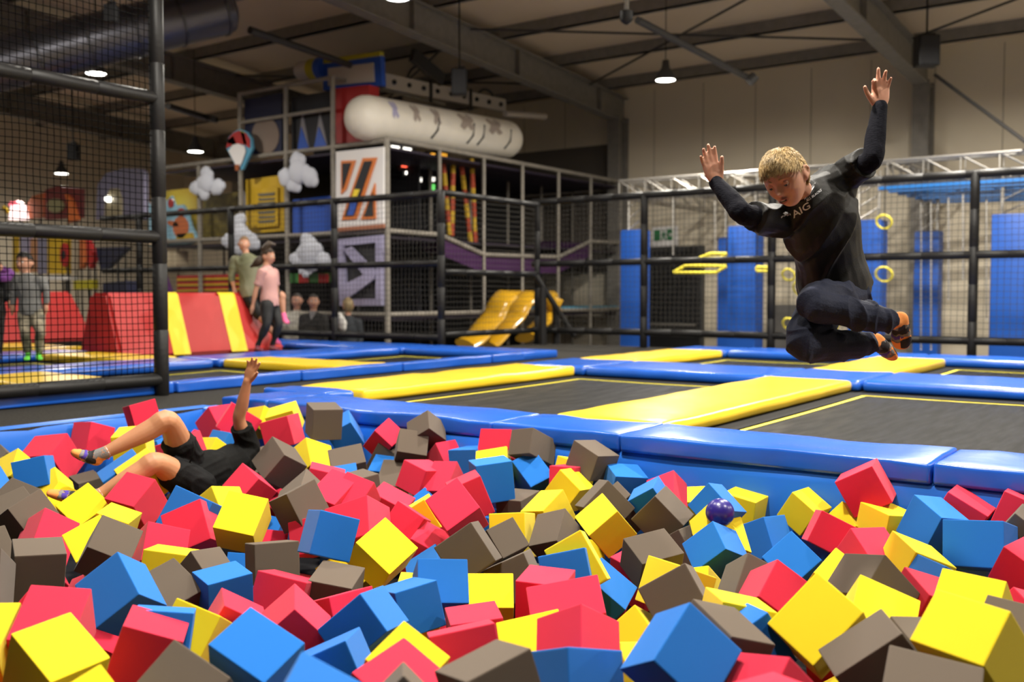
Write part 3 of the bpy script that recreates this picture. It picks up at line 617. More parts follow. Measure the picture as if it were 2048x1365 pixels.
# striped climbing poles
for i, (p0, p1) in enumerate((((886, 322), (899, 470)), ((906, 322), (904, 472)), ((922, 322), (942, 492)), ((943, 318), (951, 492)))):
    a, c = WX(*p0, -11.9), WX(*p1, -11.9); t = thing('striped_pole', ('red and yellow striped pole nearest the fence post', 'second red and yellow striped pole from the fence post', 'leaning red and yellow striped pole', 'straight red and yellow striped pole next to the grey pole')[i], 'pole', c, 'striped climbing poles')
    for k in range(6): MB().cyl(a+(c-a)*k/6, a+(c-a)*(k+1)/6, .045, 10).build('band', (simple('band_red', (.42, .06, .02, 1)), simple('band_yellow', (.58, .36, .02, 1)))[(k+i) % 2], t)
# lit machines seen through the frame
def glow(label, px, plane, col, e, name='lit_panel', cab=None):
    p = WX(px[0][0], px[0][1], plane); t = thing('game_machine', label, 'machine', p, 'lit game machines behind the play structure')
    xs = [q[0] for q in px]; ys = [q[1] for q in px]; flat([(min(xs)-5, min(ys)-5), (max(xs)+5, min(ys)-5), (max(xs)+5, max(ys)+5), (min(xs)-5, max(ys)+5)], plane, -.06, .08, 'cabinet', M['black'], t)
    flat(px, plane, 0, .03, name, simple('glow_%s_%d' % (col, e), {'white': (1, .95, .85, 1), 'amber': (1, .45, .04, 1), 'red': (1, .12, .06, 1), 'green': (.2, 1, .2, 1), 'pink': (1, .5, .65, 1)}[col], emit=e), t)
for a_ in (('white glowing strip inside the frame at the corner post', [(783, 291), (822, 297), (822, 302), (783, 298)], 'white', 3), ('white glowing bar above a red glowing bar inside the frame', [(786, 319), (834, 323), (834, 329), (786, 326)], 'white', 5), ('red glowing bar inside the frame', [(804, 330), (832, 333), (832, 337), (804, 334)], 'red', 3), ('amber glowing strip under the white tube', [(824, 283), (842, 285), (842, 289), (824, 288)], 'amber', 2), ('small amber glowing strip just right of the fence post', [(880, 305), (893, 308), (893, 314), (880, 312)], 'amber', 1), ('amber light left of the fence post', [(826, 310), (846, 311), (846, 317), (826, 316)], 'amber', 2), ('amber square light inside the frame', [(862, 307), (869, 307), (869, 316), (862, 316)], 'amber', 2), ('lower amber square light inside the frame', [(862, 329), (869, 329), (869, 339), (862, 339)], 'amber', 2), ('round white light inside the frame', [(812, 343), (818, 343), (818, 349), (812, 349)], 'white', 4), ('white square light left of the green one', [(834, 355), (843, 356), (843, 364), (834, 364)], 'white', 2), ('white light above the green one', [(863, 355), (869, 355), (869, 363), (863, 363)], 'white', 2), ('green light inside the frame', [(863, 369), (869, 369), (869, 380), (863, 380)], 'green', 1)):
    glow(a_[0], a_[1], -12.7, a_[2], a_[3])
# far left: play figures and panels behind the net
def fl(name, label, cat, q, plane, m_, th=.12): return sign(name, label, cat, q, plane, th, m_, 'painted shapes behind the net at far left')
fl('arch_piece', 'rust coloured arch piece behind the net at far left', 'panel', [(54, 438), (58, 410), (70, 392), (92, 386), (92, 436)], 13.2, brn)
t = fl('window_panel', 'maroon panel with an oval hole behind the net at far left', 'panel', [(95, 380), (120, 372), (165, 378), (165, 436), (95, 440)], 13.2, simple('maroon', (.13, .02, .02, 1), .6)); flat(blob(118, 412, 17, 14), 13.2, .08, .04, 'opening', simple('olive_opening', (.22, .20, .10, 1)), t)
fl('flame_piece', 'orange and red flame shaped piece above the net frame rail', 'panel', [(134, 388), (146, 400), (158, 440), (140, 446), (140, 410)], 13.1, simple('orange_red', (.5, .12, .03, 1)))
t = fl('play_arch', 'grey lilac arch with a lit lamp behind the net', 'arch', [(196, 440), (200, 370), (215, 348), (250, 337), (285, 338), (292, 345), (292, 440)], 13.4, simple('grey_lilac', (.15, .14, .21, 1), .5)); flat([(216, 440), (218, 400), (228, 378), (244, 378), (250, 400), (250, 440)], 13.4, .08, .04, 'opening', simple('tan_opening', (.26, .22, .14, 1)), t); flat(blob(228, 399, 5, 6), 13.4, .14, .06, 'bulb', simple('glow_bulb', (1, .98, .9, 1), emit=6), t)
t = fl('lit_figure', 'glowing pink and white figure sign behind the net at far left', 'sign', [(22, 440), (26, 412), (38, 402), (48, 412), (54, 440)], 13.0, simple('glow_pink_3', (1, .75, .72, 1), emit=2.2)); flat([(24, 412), (44, 410), (40, 404), (28, 404)], 13.0, .08, .03, 'top', simple('glow_red_2', (1, .15, .2, 1), emit=1.5), t); flat([(6, 416), (10, 412), (20, 424), (16, 428)], 13.0, .02, .05, 'arm', ylw, t)
for q, m_, l in (([(30, 470), (42, 470), (40, 545), (30, 545)], ylw, 'mustard upright left of the grey lilac pillars'), ([(44, 470), (62, 470), (62, 545), (44, 545)], lil, 'lilac upright behind the head of the child in grey'), ([(66, 478), (78, 478), (76, 545), (64, 545)], simple('peach', (.5, .24, .12, 1)), 'peach upright behind the child in grey'), ([(80, 470), (98, 470), (98, 548), (80, 548)], simple('grey_lilac2', (.22, .21, .3, 1)), 'grey lilac upright right of the child in grey'), ([(100, 470), (138, 470), (138, 548), (100, 548)], ylw, 'broad mustard panel with a red figure'), ([(152, 472), (162, 478), (160, 540), (150, 540)], simple('pale_stone', (.35, .28, .2, 1)), 'pale stone upright behind the net'), ([(164, 470), (176, 480), (180, 520), (166, 538)], simple('orange_figure', (.55, .14, .04, 1)), 'orange flame shape behind the net'), ([(176, 474), (188, 500), (192, 520), (184, 538), (178, 520)], red, 'red flame shape behind the net')): fl('upright_panel', l, 'panel', q, 13.0, m_)
t = fl('red_figure', 'red and black painted figure on the mustard panel', 'figure', blob(130, 510, 8, 24), 12.9, red, .06); flat(blob(130, 510, 4, 9), 12.9, .04, .02, 'patch', drk, t)
fl('yellow_box', 'dull yellow box low behind the net', 'box', [(152, 562), (192, 560), (192, 578), (152, 579)], 12.9, simple('olive_yellow', (.42, .36, .02, 1)))
fl('dark_wedge', 'dark navy wedge behind the net', 'wedge', [(196, 496), (262, 494), (214, 542), (206, 542)], 13.0, nav)
fl('white_shelf', 'pale shelf board behind the child in grey', 'shelf', [(94, 553), (142, 553), (142, 560), (94, 560)], 12.9, wh, .3)
fl('dark_box', 'dark blue box behind the red blocks', 'box', [(222, 566), (268, 562), (270, 590), (222, 592)], 12.6, nav, .4)

# ================================================================ obstacle course at right
def padcol(x0, x1, y, zt, label, z0=-1, m='vinyl_blue_dim'):
    t = thing('padded_column', label, 'column', ((x0+x1)/2, y, z0), 'blue padded columns of the obstacle course'); w = x1-x0
    MB().rbox(((x0+x1)/2, y+w*.4, (z0+zt)/2), (w, w*.8, zt-z0), None, .03).build('pad', M[m], t, smooth=True, sharp=50)
    for dx in (-w*.32, w*.32): MB().cyl(((x0+x1)/2+dx, y+w*.4, zt), ((x0+x1)/2+dx, y+w*.4, 2.5), .025, 8).build('truss_leg', M['alu'], t)
    for k in range(3): MB().cyl(((x0+x1)/2-w*.32, y+w*.4, zt+.02+.2*k), ((x0+x1)/2+w*.32, y+w*.4, zt+.2+.2*k), .012, 6).build('brace', M['alu'], t) if zt+.2+.2*k < 2.5 else None
padcol(-9.1, -8.66, 16, 1.88, 'blue padded column at the end of the fence, left of the exit sign')
padcol(-7.0, -6.5, 16, 1.87, 'dark blue padded column under the raised right arm of the jumping child')
padcol(-7.9, -7.45, 17.6, 1.78, 'brighter blue padded column just left of the dark one')
padcol(-4.95, -4.45, 16, 1.88, 'blue padded column behind the back of the jumping child')
padcol(-4.35, -3.95, 17.6, 1.77, 'blue padded column with hanging chains in front')
padcol(-2.88, -2.3, 16, 1.88, 'dark blue padded column at the right edge')
def truss(a, c, s, label, n):
    a, c = Vector(a), Vector(c); t = thing('lighting_truss', label, 'truss', a, 'aluminium trusses of the obstacle course'); d = c-a; e = d.normalized(); sd = e.cross(Vector((0, 0, 1)))
    cs = [sd*(s/2)+Vector((0, 0, s/2)), sd*(-s/2)+Vector((0, 0, s/2)), sd*(s/2)-Vector((0, 0, s/2)), sd*(-s/2)-Vector((0, 0, s/2))]
    for q in cs: MB().cyl(a+q, c+q, .026, 8).build('chord', M['alu'], t, smooth=True)
    m = MB()
    for k in range(n):
        p0, p1 = a+d*k/n, a+d*(k+1)/n
        for i, j in ((0, 1), (2, 3), (0, 2), (1, 3)): m.cyl(p0+cs[i], p1+cs[j], .013, 6); m.cyl(p0+cs[i], p0+cs[j], .011, 6)
    m.build('lattice', M['alu'], t, smooth=True)
truss((-9.15, 16.2, 2.62), (-1.2, 16.2, 2.62), .32, 'long aluminium truss across the obstacle course', 15)
truss((-8.9, 16.35, 2.60), (-8.9, 20.1, 2.60), .3, 'aluminium truss running back to the wall at the exit sign', 6)
truss((-6.75, 16.35, 2.60), (-6.75, 20.1, 2.60), .3, 'aluminium truss running back above the dark blue column', 6)
truss((-4.3, 16.4, 2.60), (-4.3, 20.1, 2.60), .3, 'aluminium truss running back behind the jumping child', 6)
t = thing('monkey_ladder', 'blue slatted hanging ladder under the truss at right', 'ladder', WZ(1900, 390, 2.3))
q0, q1, q2, q3 = WZ(1862, 407, 2.3), WZ(2060, 402, 2.3), WZ(1760, 381, 2.3), WZ(2080, 362, 2.3)
for k in range(7):
    f = k/6; a, c = q0.lerp(q2, f), q1.lerp(q3, f); d = (c-a).normalized(); n = Vector((-d.y, d.x, 0)); m = MB(); h = Vector((0, 0, .05))
    m.add([a-n*.09, c-n*.09, c+n*.09, a+n*.09, a-n*.09+h, c-n*.09+h, c+n*.09+h, a+n*.09+h], [(0,1,2,3), (4,5,6,7), (0,1,5,4), (1,2,6,5), (2,3,7,6), (3,0,4,7)]); m.build('slat', simple('slat_blue', (.008, .10, .32, 1), .4), t)
for q in (q0, q1, q2, q3): MB().cyl(q, (q.x, q.y, 2.6), .01, 6).build('hanger', M['alu'], t)
for i, (px, y0, y1, l) in enumerate(((1842, 405, 700, 'steel chain hanging in front of the right blue column'), (1862, 405, 700, 'second steel chain in front of the right blue column'), (1897, 395, 600, 'steel chain right of the column with chains'), (1926, 388, 560, 'steel chain left of the black fence post at right'), (1973, 400, 640, 'steel chain right of the black fence post'), (1346, 395, 510, 'steel chain above the black door'), (1430, 400, 510, 'steel chain above the yellow frames'))):
    a, c = WY(px, y0, 15.6), WY(px, y1, 15.6); n = int((a-c).length/.05); m = MB(); m.tube([a.lerp(c, k/(2*n)) for k in range(2*n+1)], [.008 if k % 2 else .018 for k in range(2*n+1)], 6)
    tag(m.build('hanging_chain', M['alu'], None, a, smooth=True), l, 'chain', 'chains of the obstacle course')
hy = simple('hoop_yellow', (.72, .62, .06, 1), .4)
for px, py, r, l in ((1577, 550, .1, 'small yellow hoop left of the chest of the jumping child'), (1603, 577, .13, 'yellow hoop half hidden by the shirt hem'), (1768, 444, .11, 'upper yellow hoop right of the back of the jumping child'), (1768, 549, .12, 'lower yellow hoop right of the back of the jumping child'), (1578, 648, .1, 'yellow hoop behind the lower knee'), (1690, 660, .12, 'yellow hoop between the legs of the jumping child')):
    p = WY(px, py, 15.4); tag(MB().torus(p, r, .018, Matrix.Rotation(PI/2, 3, 'X') @ Matrix.Rotation(.5, 3, 'X'), 24, 8).build('yellow_hoop', hy, None, p, smooth=True), l, 'hoop', 'yellow hoops of the obstacle course'); MB().cyl(p+Vector((0, 0, r*.85)), (p.x, p.y, 2.6), .005, 5).build('cord', M['black'], COL.objects[-1])
Z7 = lambda x, y: WY(1220+x/5.11, 330+y/5.11, 15.3)
for q, l in ((((652, 1098), (770, 1030), (1190, 1035), (1085, 1100)), 'yellow four sided frame in front of the black door'), (((918, 952), (1025, 908), (1195, 908), (1125, 950)), 'smaller yellow frame above the fence rail'), (((1500, 1045), (1640, 1050), (1640, 1085), (1500, 1085)), 'yellow bar pair left of the fence post')):
    ps = [Z7(*p) for p in q]; m = MB()
    for k in range(4): m.cyl(ps[k], ps[(k+1) % 4], .028, 8)
    o = tag(m.build('climbing_loop', hy, None, ps[0], smooth=True), l, 'climbing loop', 'yellow frames of the obstacle course')
    for k in (0, 2): MB().cyl(ps[k], (ps[k].x, ps[k].y, 2.6), .006, 5).build('cord', M['black'], o)
# emergency door, its sign, dark crates
a, c = WY(1297, 500, 20.3), WY(1402, 690, 20.3)
t = thing('door_1', None, None, ((a.x+c.x)/2, 20.3, -1)); t['kind'] = 'structure'
MB().bb(a.x, c.x, 20.24, 20.34, -1, a.z).build('leaf', simple('door_black', (.012, .012, .013, 1), .5), t)
m = MB(); m.bb(a.x-.06, a.x, 20.22, 20.35, -1, a.z+.06); m.bb(c.x, c.x+.06, 20.22, 20.35, -1, a.z+.06); m.bb(a.x, c.x, 20.22, 20.35, a.z, a.z+.06); m.build('frame', simple('door_frame', (.05, .05, .05, 1)), t)
MB().bb(a.x+.1, c.x-.1, 20.2, 20.24, 0, .05).build('push_bar', M['steel'], t)
t = sign('exit_sign', 'green emergency exit sign on a white board above the black door', 'sign', [(1304, 455), (1356, 452), (1356, 492), (1304, 494)], 20.3, .03, wh)
eg = simple('exit_green', (.01, .16, .05, 1), .5)
for q in ([(1309, 461), (1321, 460), (1321, 482), (1309, 483)], [(1335, 459), (1349, 458), (1349, 481), (1335, 481)]): flat(q, 20.3, .02, .012, 'green_field', eg, t)
for q in (blob(1328, 463, 1.8, 1.8, 10), [(1326, 466), (1331, 466), (1330, 473), (1326, 473)], [(1326, 473), (1328, 473), (1325, 481), (1323, 480)], [(1328, 473), (1330, 473), (1332, 477), (1334, 480), (1332, 481), (1329, 477)], [(1331, 466), (1334, 470), (1333, 471), (1330, 468)], [(1326, 466), (1323, 469), (1324, 470), (1327, 468)]): flat(q, 20.3, .02, .012, 'running_figure', eg, t)
flat([(1340, 466), (1346, 470), (1340, 474)], 20.3, .03, .01, 'arrow', wh, t)
t = thing('crate_stack', 'dark grey crates behind the net, left of the jumping knees', 'crates', WY(1610, 690, 18))
for x0, x1, y0 in ((1545, 1600, 610), (1600, 1650, 585)): a, c = WY(x0, y0, 18), WY(x1, 690, 18); MB().bb(a.x, c.x, 18, 18.6, -1, a.z).build('crate', simple('dark_grey', (.06, .055, .05, 1), .7), t)
struct(MB().bb(-18, -11.6, 20.3, 20.36, 1.2, 4.2).build('wall_shade_panel', simple('wall_shade', (.10, .085, .07, 1), .7)))  # panel added for the shaded stretch of back wall, shade put into its colour
# ================================================================ the foam cubes of the pit
CUBES = [
('r',-5.470,3.663,-0.072,0.569,-0.574,-0.500,0.309,0.162,0.230,0.182,'red foam cube tossed up behind the raised knee, in front of the carpet'),
('r',-5.629,3.152,-0.264,0.192,0.001,0.291,-0.937,0.230,0.194,0.232,'edge-up red foam cube beside a blue one, first red from left, wall row'),
('r',-5.826,3.527,-0.213,0.403,-0.635,0.506,0.423,0.205,0.160,0.191,'flat-topped red foam cube beside a red one, second red from left, wall row'),
('y',-5.201,3.413,-0.180,0.311,-0.235,-0.690,0.610,0.221,0.196,0.190,'flat-topped yellow foam cube beside a blue one, first yellow from left, wall row'),
('r',-5.500,4.257,-0.168,0.231,0.232,0.675,-0.661,0.192,0.202,0.188,'edge-up red foam cube, fifth red from left, wall row'),
('r',-5.161,4.147,-0.116,0.600,0.015,0.682,-0.418,0.184,0.222,0.161,'edge-up red foam cube beside a blue one, sixth red from left, wall row'),
('y',-4.871,4.278,-0.086,0.445,0.076,-0.200,0.870,0.151,0.184,0.158,'tilted yellow foam cube beside a red one, fourth yellow from left, wall row'),
('y',-5.218,4.375,-0.140,0.049,0.076,0.486,-0.869,0.165,0.164,0.149,'edge-up yellow foam cube beside a red one, third yellow from left, wall row'),
('r',-4.660,4.073,-0.123,0.256,-0.069,0.698,-0.665,0.186,0.178,0.187,'flat-topped red foam cube beside a yellow one, seventh red from left, wall row'),
('n',-4.312,4.084,-0.030,0.646,-0.579,-0.318,0.382,0.174,0.183,0.196,'brown cube poised above the others beside the raised forearm of the lying child'),
('b',-4.399,4.337,-0.138,0.370,0.081,-0.302,0.875,0.163,0.169,0.178,'tilted blue foam cube beside a brown one, third blue from left, wall row'),
('y',-4.254,3.924,-0.255,0.235,0.221,0.520,-0.791,0.189,0.189,0.189,'corner-up yellow foam cube beside a red one, fifth yellow from left, wall row'),
('r',-4.040,4.309,-0.146,0.400,-0.543,-0.720,0.163,0.149,0.139,0.175,'corner-up red foam cube beside a brown one, eighth red from left, wall row'),
('n',-3.760,4.365,-0.080,0.442,-0.754,0.452,0.178,0.140,0.161,0.155,'corner-up brown foam cube beside a brown one, ninth brown from left, wall row'),
('n',-3.787,4.262,-0.171,0.357,-0.850,-0.310,0.234,0.170,0.156,0.158,'edge-up brown foam cube beside a blue one, eighth brown from left, wall row'),
('r',-3.641,4.388,-0.232,0.758,-0.249,-0.219,0.561,0.139,0.157,0.148,'edge-up red foam cube beside a red one, ninth red from left, wall row'),
('n',-3.964,3.936,-0.244,0.420,-0.032,0.274,-0.865,0.190,0.166,0.158,'edge-up brown foam cube beside a blue one, fifth brown from left, wall row'),
('n',-4.036,4.322,-0.254,0.410,0.250,0.720,-0.501,0.191,0.139,0.163,'edge-up brown foam cube beside a red one, sixth brown from left, wall row'),
('b',-3.949,4.247,-0.335,0.253,-0.946,-0.184,0.080,0.183,0.151,0.173,'edge-up blue foam cube beside a brown one, fourth blue from left, wall row'),
('n',-3.795,4.150,-0.355,0.269,-0.931,-0.236,0.077,0.183,0.217,0.167,'edge-up brown foam cube beside a blue one, seventh brown from left, wall row'),
('b',-3.880,3.818,-0.320,0.381,-0.016,0.237,-0.893,0.164,0.155,0.158,'tilted blue foam cube beside a red one, second blue from left, wall row'),
('r',-3.455,3.983,-0.260,0.080,0.132,-0.641,0.752,0.155,0.148,0.230,'flat-topped red foam cube beside a brown one, fifth red from left, sixth row'),
('r',-3.335,4.017,-0.292,0.069,-0.098,0.904,-0.409,0.138,0.161,0.200,'edge-up red foam cube beside a blue one, sixth red from left, sixth row'),
('b',-3.418,4.363,-0.224,0.716,-0.695,-0.025,-0.057,0.207,0.165,0.165,'flat-topped blue foam cube beside a red one, fifth blue from left, wall row'),
('y',-3.142,4.203,-0.222,0.318,-0.914,-0.253,-0.011,0.171,0.159,0.182,'edge-up yellow foam cube beside a blue one, fifth yellow from left, sixth row'),
('r',-3.236,4.383,-0.116,0.574,-0.818,-0.032,-0.012,0.202,0.152,0.148,'flat-topped red foam cube beside a yellow one, tenth red from left, wall row'),
('n',-3.003,4.354,-0.104,0.430,-0.619,0.570,0.326,0.142,0.142,0.222,'tilted brown foam cube beside a red one, fourth brown from left, sixth row'),
('b',-2.985,3.964,-0.215,0.657,-0.617,-0.332,0.279,0.188,0.198,0.163,'flat-topped blue foam cube beside a blue one, fifth blue from left, sixth row'),
('b',-2.958,4.301,-0.269,0.377,-0.786,-0.489,-0.018,0.139,0.198,0.230,'corner-up blue foam cube beside a brown one, sixth blue from left, sixth row'),
('y',-2.763,4.378,-0.243,0.479,0.433,0.460,-0.609,0.188,0.154,0.152,'flat-topped yellow foam cube beside a red one, seventh yellow from left, sixth row'),
('r',-2.698,4.237,-0.233,0.675,-0.737,-0.022,-0.003,0.150,0.158,0.147,'flat-topped red foam cube beside a yellow one, eighth red from left, sixth row'),
('n',-2.606,4.312,-0.126,0.198,0.052,-0.672,0.712,0.183,0.140,0.163,'flat-topped brown foam cube beside a yellow one, fifth brown from left, sixth row'),
('b',-2.451,4.358,-0.230,0.340,-0.086,-0.662,0.662,0.140,0.140,0.181,'flat-topped blue foam cube beside a brown one, seventh blue from left, sixth row'),
('y',-2.633,4.133,-0.255,0.220,0.229,-0.638,0.702,0.150,0.157,0.151,'edge-up yellow foam cube beside a yellow one, sixth yellow from left, sixth row'),
('n',-2.327,3.960,-0.268,0.443,-0.758,-0.006,0.479,0.181,0.172,0.145,'edge-up brown foam cube beside a yellow one, fifth brown from left, fifth row'),
('n',-2.357,4.175,-0.332,0.372,0.280,0.237,-0.853,0.165,0.176,0.184,'edge-up brown foam cube beside a yellow one, sixth brown from left, sixth row'),
('b',-2.152,4.101,-0.250,0.596,-0.075,-0.286,0.747,0.140,0.144,0.160,'tilted blue foam cube beside a blue one, second blue from left, fifth row'),
('r',-2.213,4.372,-0.270,0.114,0.179,0.385,-0.898,0.158,0.157,0.140,'corner-up red foam cube beside a brown one, ninth red from left, sixth row'),
('y',-1.953,4.239,-0.281,0.141,-0.965,-0.220,-0.008,0.152,0.157,0.162,'flat-topped yellow foam cube beside a red one, eighth yellow from left, fifth row'),
('b',-1.783,3.995,-0.213,0.269,0.205,-0.597,0.728,0.167,0.139,0.140,'edge-up blue foam cube beside a blue one, third blue from left, fifth row'),
('y',-1.829,4.400,-0.299,0.568,-0.454,-0.464,0.507,0.146,0.161,0.169,'flat-topped yellow foam cube beside a yellow one, ninth yellow from left, fifth row'),
('y',-1.731,3.910,-0.312,0.198,-0.835,-0.387,0.337,0.182,0.196,0.135,'corner-up yellow foam cube beside a blue one, fifth yellow from left, fourth row'),
('b',-1.690,3.774,-0.339,0.410,0.150,-0.533,0.725,0.139,0.171,0.170,'corner-up blue foam cube beside a yellow one, third blue from left, fourth row'),
('n',-2.050,4.002,-0.286,0.302,-0.586,-0.714,0.237,0.148,0.179,0.173,'edge-up brown foam cube beside a blue one, sixth brown from left, fifth row'),
('n',-1.923,3.922,-0.406,0.361,-0.637,-0.603,0.318,0.147,0.159,0.188,'edge-up brown foam cube beside a yellow one, seventh brown from left, fifth row'),
('y',-2.218,3.784,-0.307,0.234,-0.248,-0.873,0.349,0.187,0.160,0.165,'corner-up yellow foam cube beside a brown one, seventh yellow from left, fifth row'),
('y',-2.571,3.859,-0.319,0.619,-0.304,0.567,-0.450,0.177,0.162,0.144,'tilted yellow foam cube beside a blue one, sixth yellow from left, fifth row'),
('y',-2.586,3.593,-0.367,0.168,-0.067,0.615,-0.768,0.165,0.196,0.180,'flat-topped yellow foam cube beside a brown one, fifth yellow from left, fifth row'),
('n',-2.374,3.613,-0.347,0.082,0.131,0.342,-0.927,0.150,0.180,0.139,'corner-up brown foam cube beside a yellow one, fourth brown from left, fifth row'),
('n',-2.887,4.066,-0.374,0.516,-0.466,-0.549,0.464,0.181,0.163,0.154,'flat-topped brown foam cube beside a yellow one, third brown from left, sixth row'),
('y',-1.895,3.036,-0.264,0.382,0.028,0.605,-0.698,0.151,0.196,0.165,'tilted yellow foam cube beside a blue one, third yellow from left, third row'),
('b',-1.876,2.947,-0.300,0.268,-0.066,0.603,-0.749,0.170,0.204,0.139,'flat-topped blue foam cube beside a red one, fourth blue from left, third row'),
('n',-2.355,3.290,-0.454,0.326,0.005,0.651,-0.685,0.185,0.171,0.175,'tilted brown foam cube beside a yellow one, fifth brown from left, fourth row'),
('n',-2.443,3.090,-0.316,0.485,-0.748,0.181,0.416,0.179,0.180,0.162,'edge-up brown foam cube beside a red one, third brown from left, fourth row'),
('n',-2.498,3.395,-0.351,0.560,-0.156,0.434,-0.688,0.142,0.140,0.147,'corner-up brown foam cube beside a brown one, fourth brown from left, fourth row'),
('r',-2.685,3.318,-0.226,0.199,0.244,-0.369,0.874,0.187,0.170,0.172,'corner-up red foam cube beside a red one, eighth red from left, fifth row'),
('r',-2.960,3.755,-0.265,0.397,-0.153,0.697,-0.577,0.161,0.193,0.163,'tilted red foam cube beside a red one, seventh red from left, sixth row'),
('y',-3.012,3.450,-0.323,0.375,0.001,0.705,-0.602,0.166,0.150,0.147,'edge-up yellow foam cube beside a red one, fourth yellow from left, fifth row'),
('b',-3.357,3.882,-0.420,0.543,0.054,0.446,-0.709,0.162,0.166,0.151,'corner-up blue foam cube beside a red one, fourth blue from left, sixth row'),
('r',-3.310,3.555,-0.332,0.028,-0.951,-0.201,0.234,0.181,0.163,0.161,'tilted red foam cube beside a red one, fourth red from left, sixth row'),
('r',-3.033,3.069,-0.290,0.416,-0.738,0.432,0.309,0.177,0.219,0.183,'tilted red foam cube beside a brown one, fifth red from left, fifth row'),
('r',-3.402,3.288,-0.248,0.051,0.165,-0.844,0.508,0.149,0.164,0.199,'tilted red foam cube beside a blue one, third red from left, fifth row'),
('r',-3.328,3.349,-0.251,0.049,-0.163,0.364,-0.916,0.156,0.162,0.156,'corner-up red foam cube beside a brown one, fourth red from left, fifth row'),
('n',-3.583,3.625,-0.294,0.572,0.054,0.038,-0.817,0.173,0.182,0.185,'flat-topped brown foam cube beside a red one, second brown from left, sixth row'),
('n',-3.725,3.376,-0.302,0.257,0.289,0.245,-0.889,0.191,0.181,0.163,'corner-up brown foam cube beside a brown one, first brown from left, sixth row'),
('n',-3.428,3.092,-0.254,0.079,0.193,0.779,-0.591,0.179,0.165,0.164,'tilted brown foam cube beside a red one, third brown from left, fifth row'),
('y',-3.423,2.765,-0.267,0.020,-0.294,0.872,-0.390,0.177,0.165,0.189,'edge-up yellow foam cube beside a yellow one, third yellow from left, fourth row'),
('y',-3.915,3.029,-0.331,0.287,0.171,0.616,-0.714,0.176,0.182,0.188,'edge-up yellow foam cube beside a red one, third yellow from left, fifth row'),
('r',-4.122,3.378,-0.298,0.145,0.143,-0.450,0.870,0.168,0.155,0.169,'red cube lying against the black shirt of the lying child'),
('n',-4.195,3.642,-0.210,0.244,0.125,-0.498,0.823,0.184,0.179,0.178,'brown cube covering the face of the lying child in black'),
('b',-3.784,2.772,-0.286,0.618,0.208,0.508,-0.562,0.187,0.208,0.154,'tilted blue foam cube beside a red one, first blue from left, fifth row'),
('r',-3.701,2.715,-0.327,0.275,0.392,-0.387,0.788,0.191,0.191,0.150,'tilted red foam cube beside a blue one, first red from left, fifth row'),
('r',-3.538,2.431,-0.337,0.336,-0.762,-0.400,0.384,0.176,0.166,0.172,'tilted red foam cube beside a blue one, second red from left, fourth row'),
('y',-3.328,2.339,-0.368,0.610,-0.726,-0.190,0.255,0.192,0.173,0.171,'flat-topped yellow foam cube beside a brown one, second yellow from left, fourth row'),
('n',-2.942,2.045,-0.345,0.013,0.235,-0.153,0.960,0.184,0.184,0.175,'tilted brown foam cube beside a blue one, fifth brown from left, third row'),
('n',-3.115,2.335,-0.357,0.690,-0.306,0.194,-0.627,0.153,0.162,0.156,'edge-up brown foam cube beside a red one, sixth brown from left, third row'),
('b',-2.804,2.176,-0.322,0.125,-0.055,-0.732,0.668,0.139,0.162,0.161,'flat-topped blue foam cube beside a brown one, first blue from left, third row'),
('b',-2.887,1.840,-0.257,0.189,0.275,-0.426,0.841,0.179,0.169,0.165,'corner-up blue foam cube beside a brown one, first blue from left, second row'),
('n',-3.392,2.114,-0.246,0.514,0.014,-0.521,0.681,0.161,0.160,0.161,'corner-up brown foam cube beside a yellow one, fourth brown from left, third row'),
('y',-4.075,2.570,-0.348,0.399,-0.237,-0.527,0.712,0.164,0.164,0.150,'flat-topped yellow foam cube beside a brown one, second yellow from left, fifth row'),
('y',-4.444,2.657,-0.343,0.645,0.004,0.392,-0.656,0.181,0.174,0.173,'corner-up yellow foam cube beside a yellow one, first yellow from left, fifth row'),
('y',-4.711,2.683,-0.353,0.277,-0.826,-0.257,0.419,0.165,0.165,0.165,'corner-up yellow foam cube beside a yellow one, third yellow from left, sixth row'),
('y',-3.743,2.274,-0.332,0.368,-0.751,-0.548,-0.021,0.163,0.164,0.185,'corner-up yellow foam cube beside a yellow one, first yellow from left, fourth row'),
('r',-4.009,2.206,-0.329,0.447,-0.714,0.509,0.181,0.209,0.164,0.165,'corner-up red foam cube beside a brown one, first red from left, fourth row'),
('n',-4.195,2.225,-0.249,0.420,-0.476,-0.716,0.290,0.175,0.139,0.161,'tilted brown foam cube beside a brown one, first brown from left, fourth row'),
('n',-4.413,2.302,-0.290,0.619,-0.003,0.269,-0.738,0.164,0.181,0.164,'tilted brown foam cube beside a yellow one, first brown from left, fifth row'),
('n',-4.628,2.427,-0.288,0.722,0.105,0.323,-0.603,0.164,0.178,0.165,'corner-up brown foam cube beside a brown one, second brown from left, fifth row'),
('n',-3.759,1.810,-0.288,0.664,-0.360,0.325,-0.568,0.189,0.190,0.190,'edge-up brown foam cube beside a brown one, second brown from left, third row'),
('n',-3.356,1.606,-0.259,0.062,-0.430,-0.586,0.684,0.186,0.200,0.192,'edge-up brown foam cube, first brown from left, third row'),
('n',-3.458,1.873,-0.279,0.616,-0.574,-0.335,0.424,0.168,0.188,0.185,'flat-topped brown foam cube beside a brown one, third brown from left, third row'),
('r',-2.745,1.530,-0.273,0.337,-0.149,0.238,-0.899,0.171,0.199,0.196,'edge-up red foam cube beside a brown one, first red from left, second row'),
('y',-2.842,1.369,-0.293,0.338,-0.085,0.211,-0.913,0.190,0.190,0.190,'tilted yellow foam cube beside a brown one, first yellow from left, second row'),
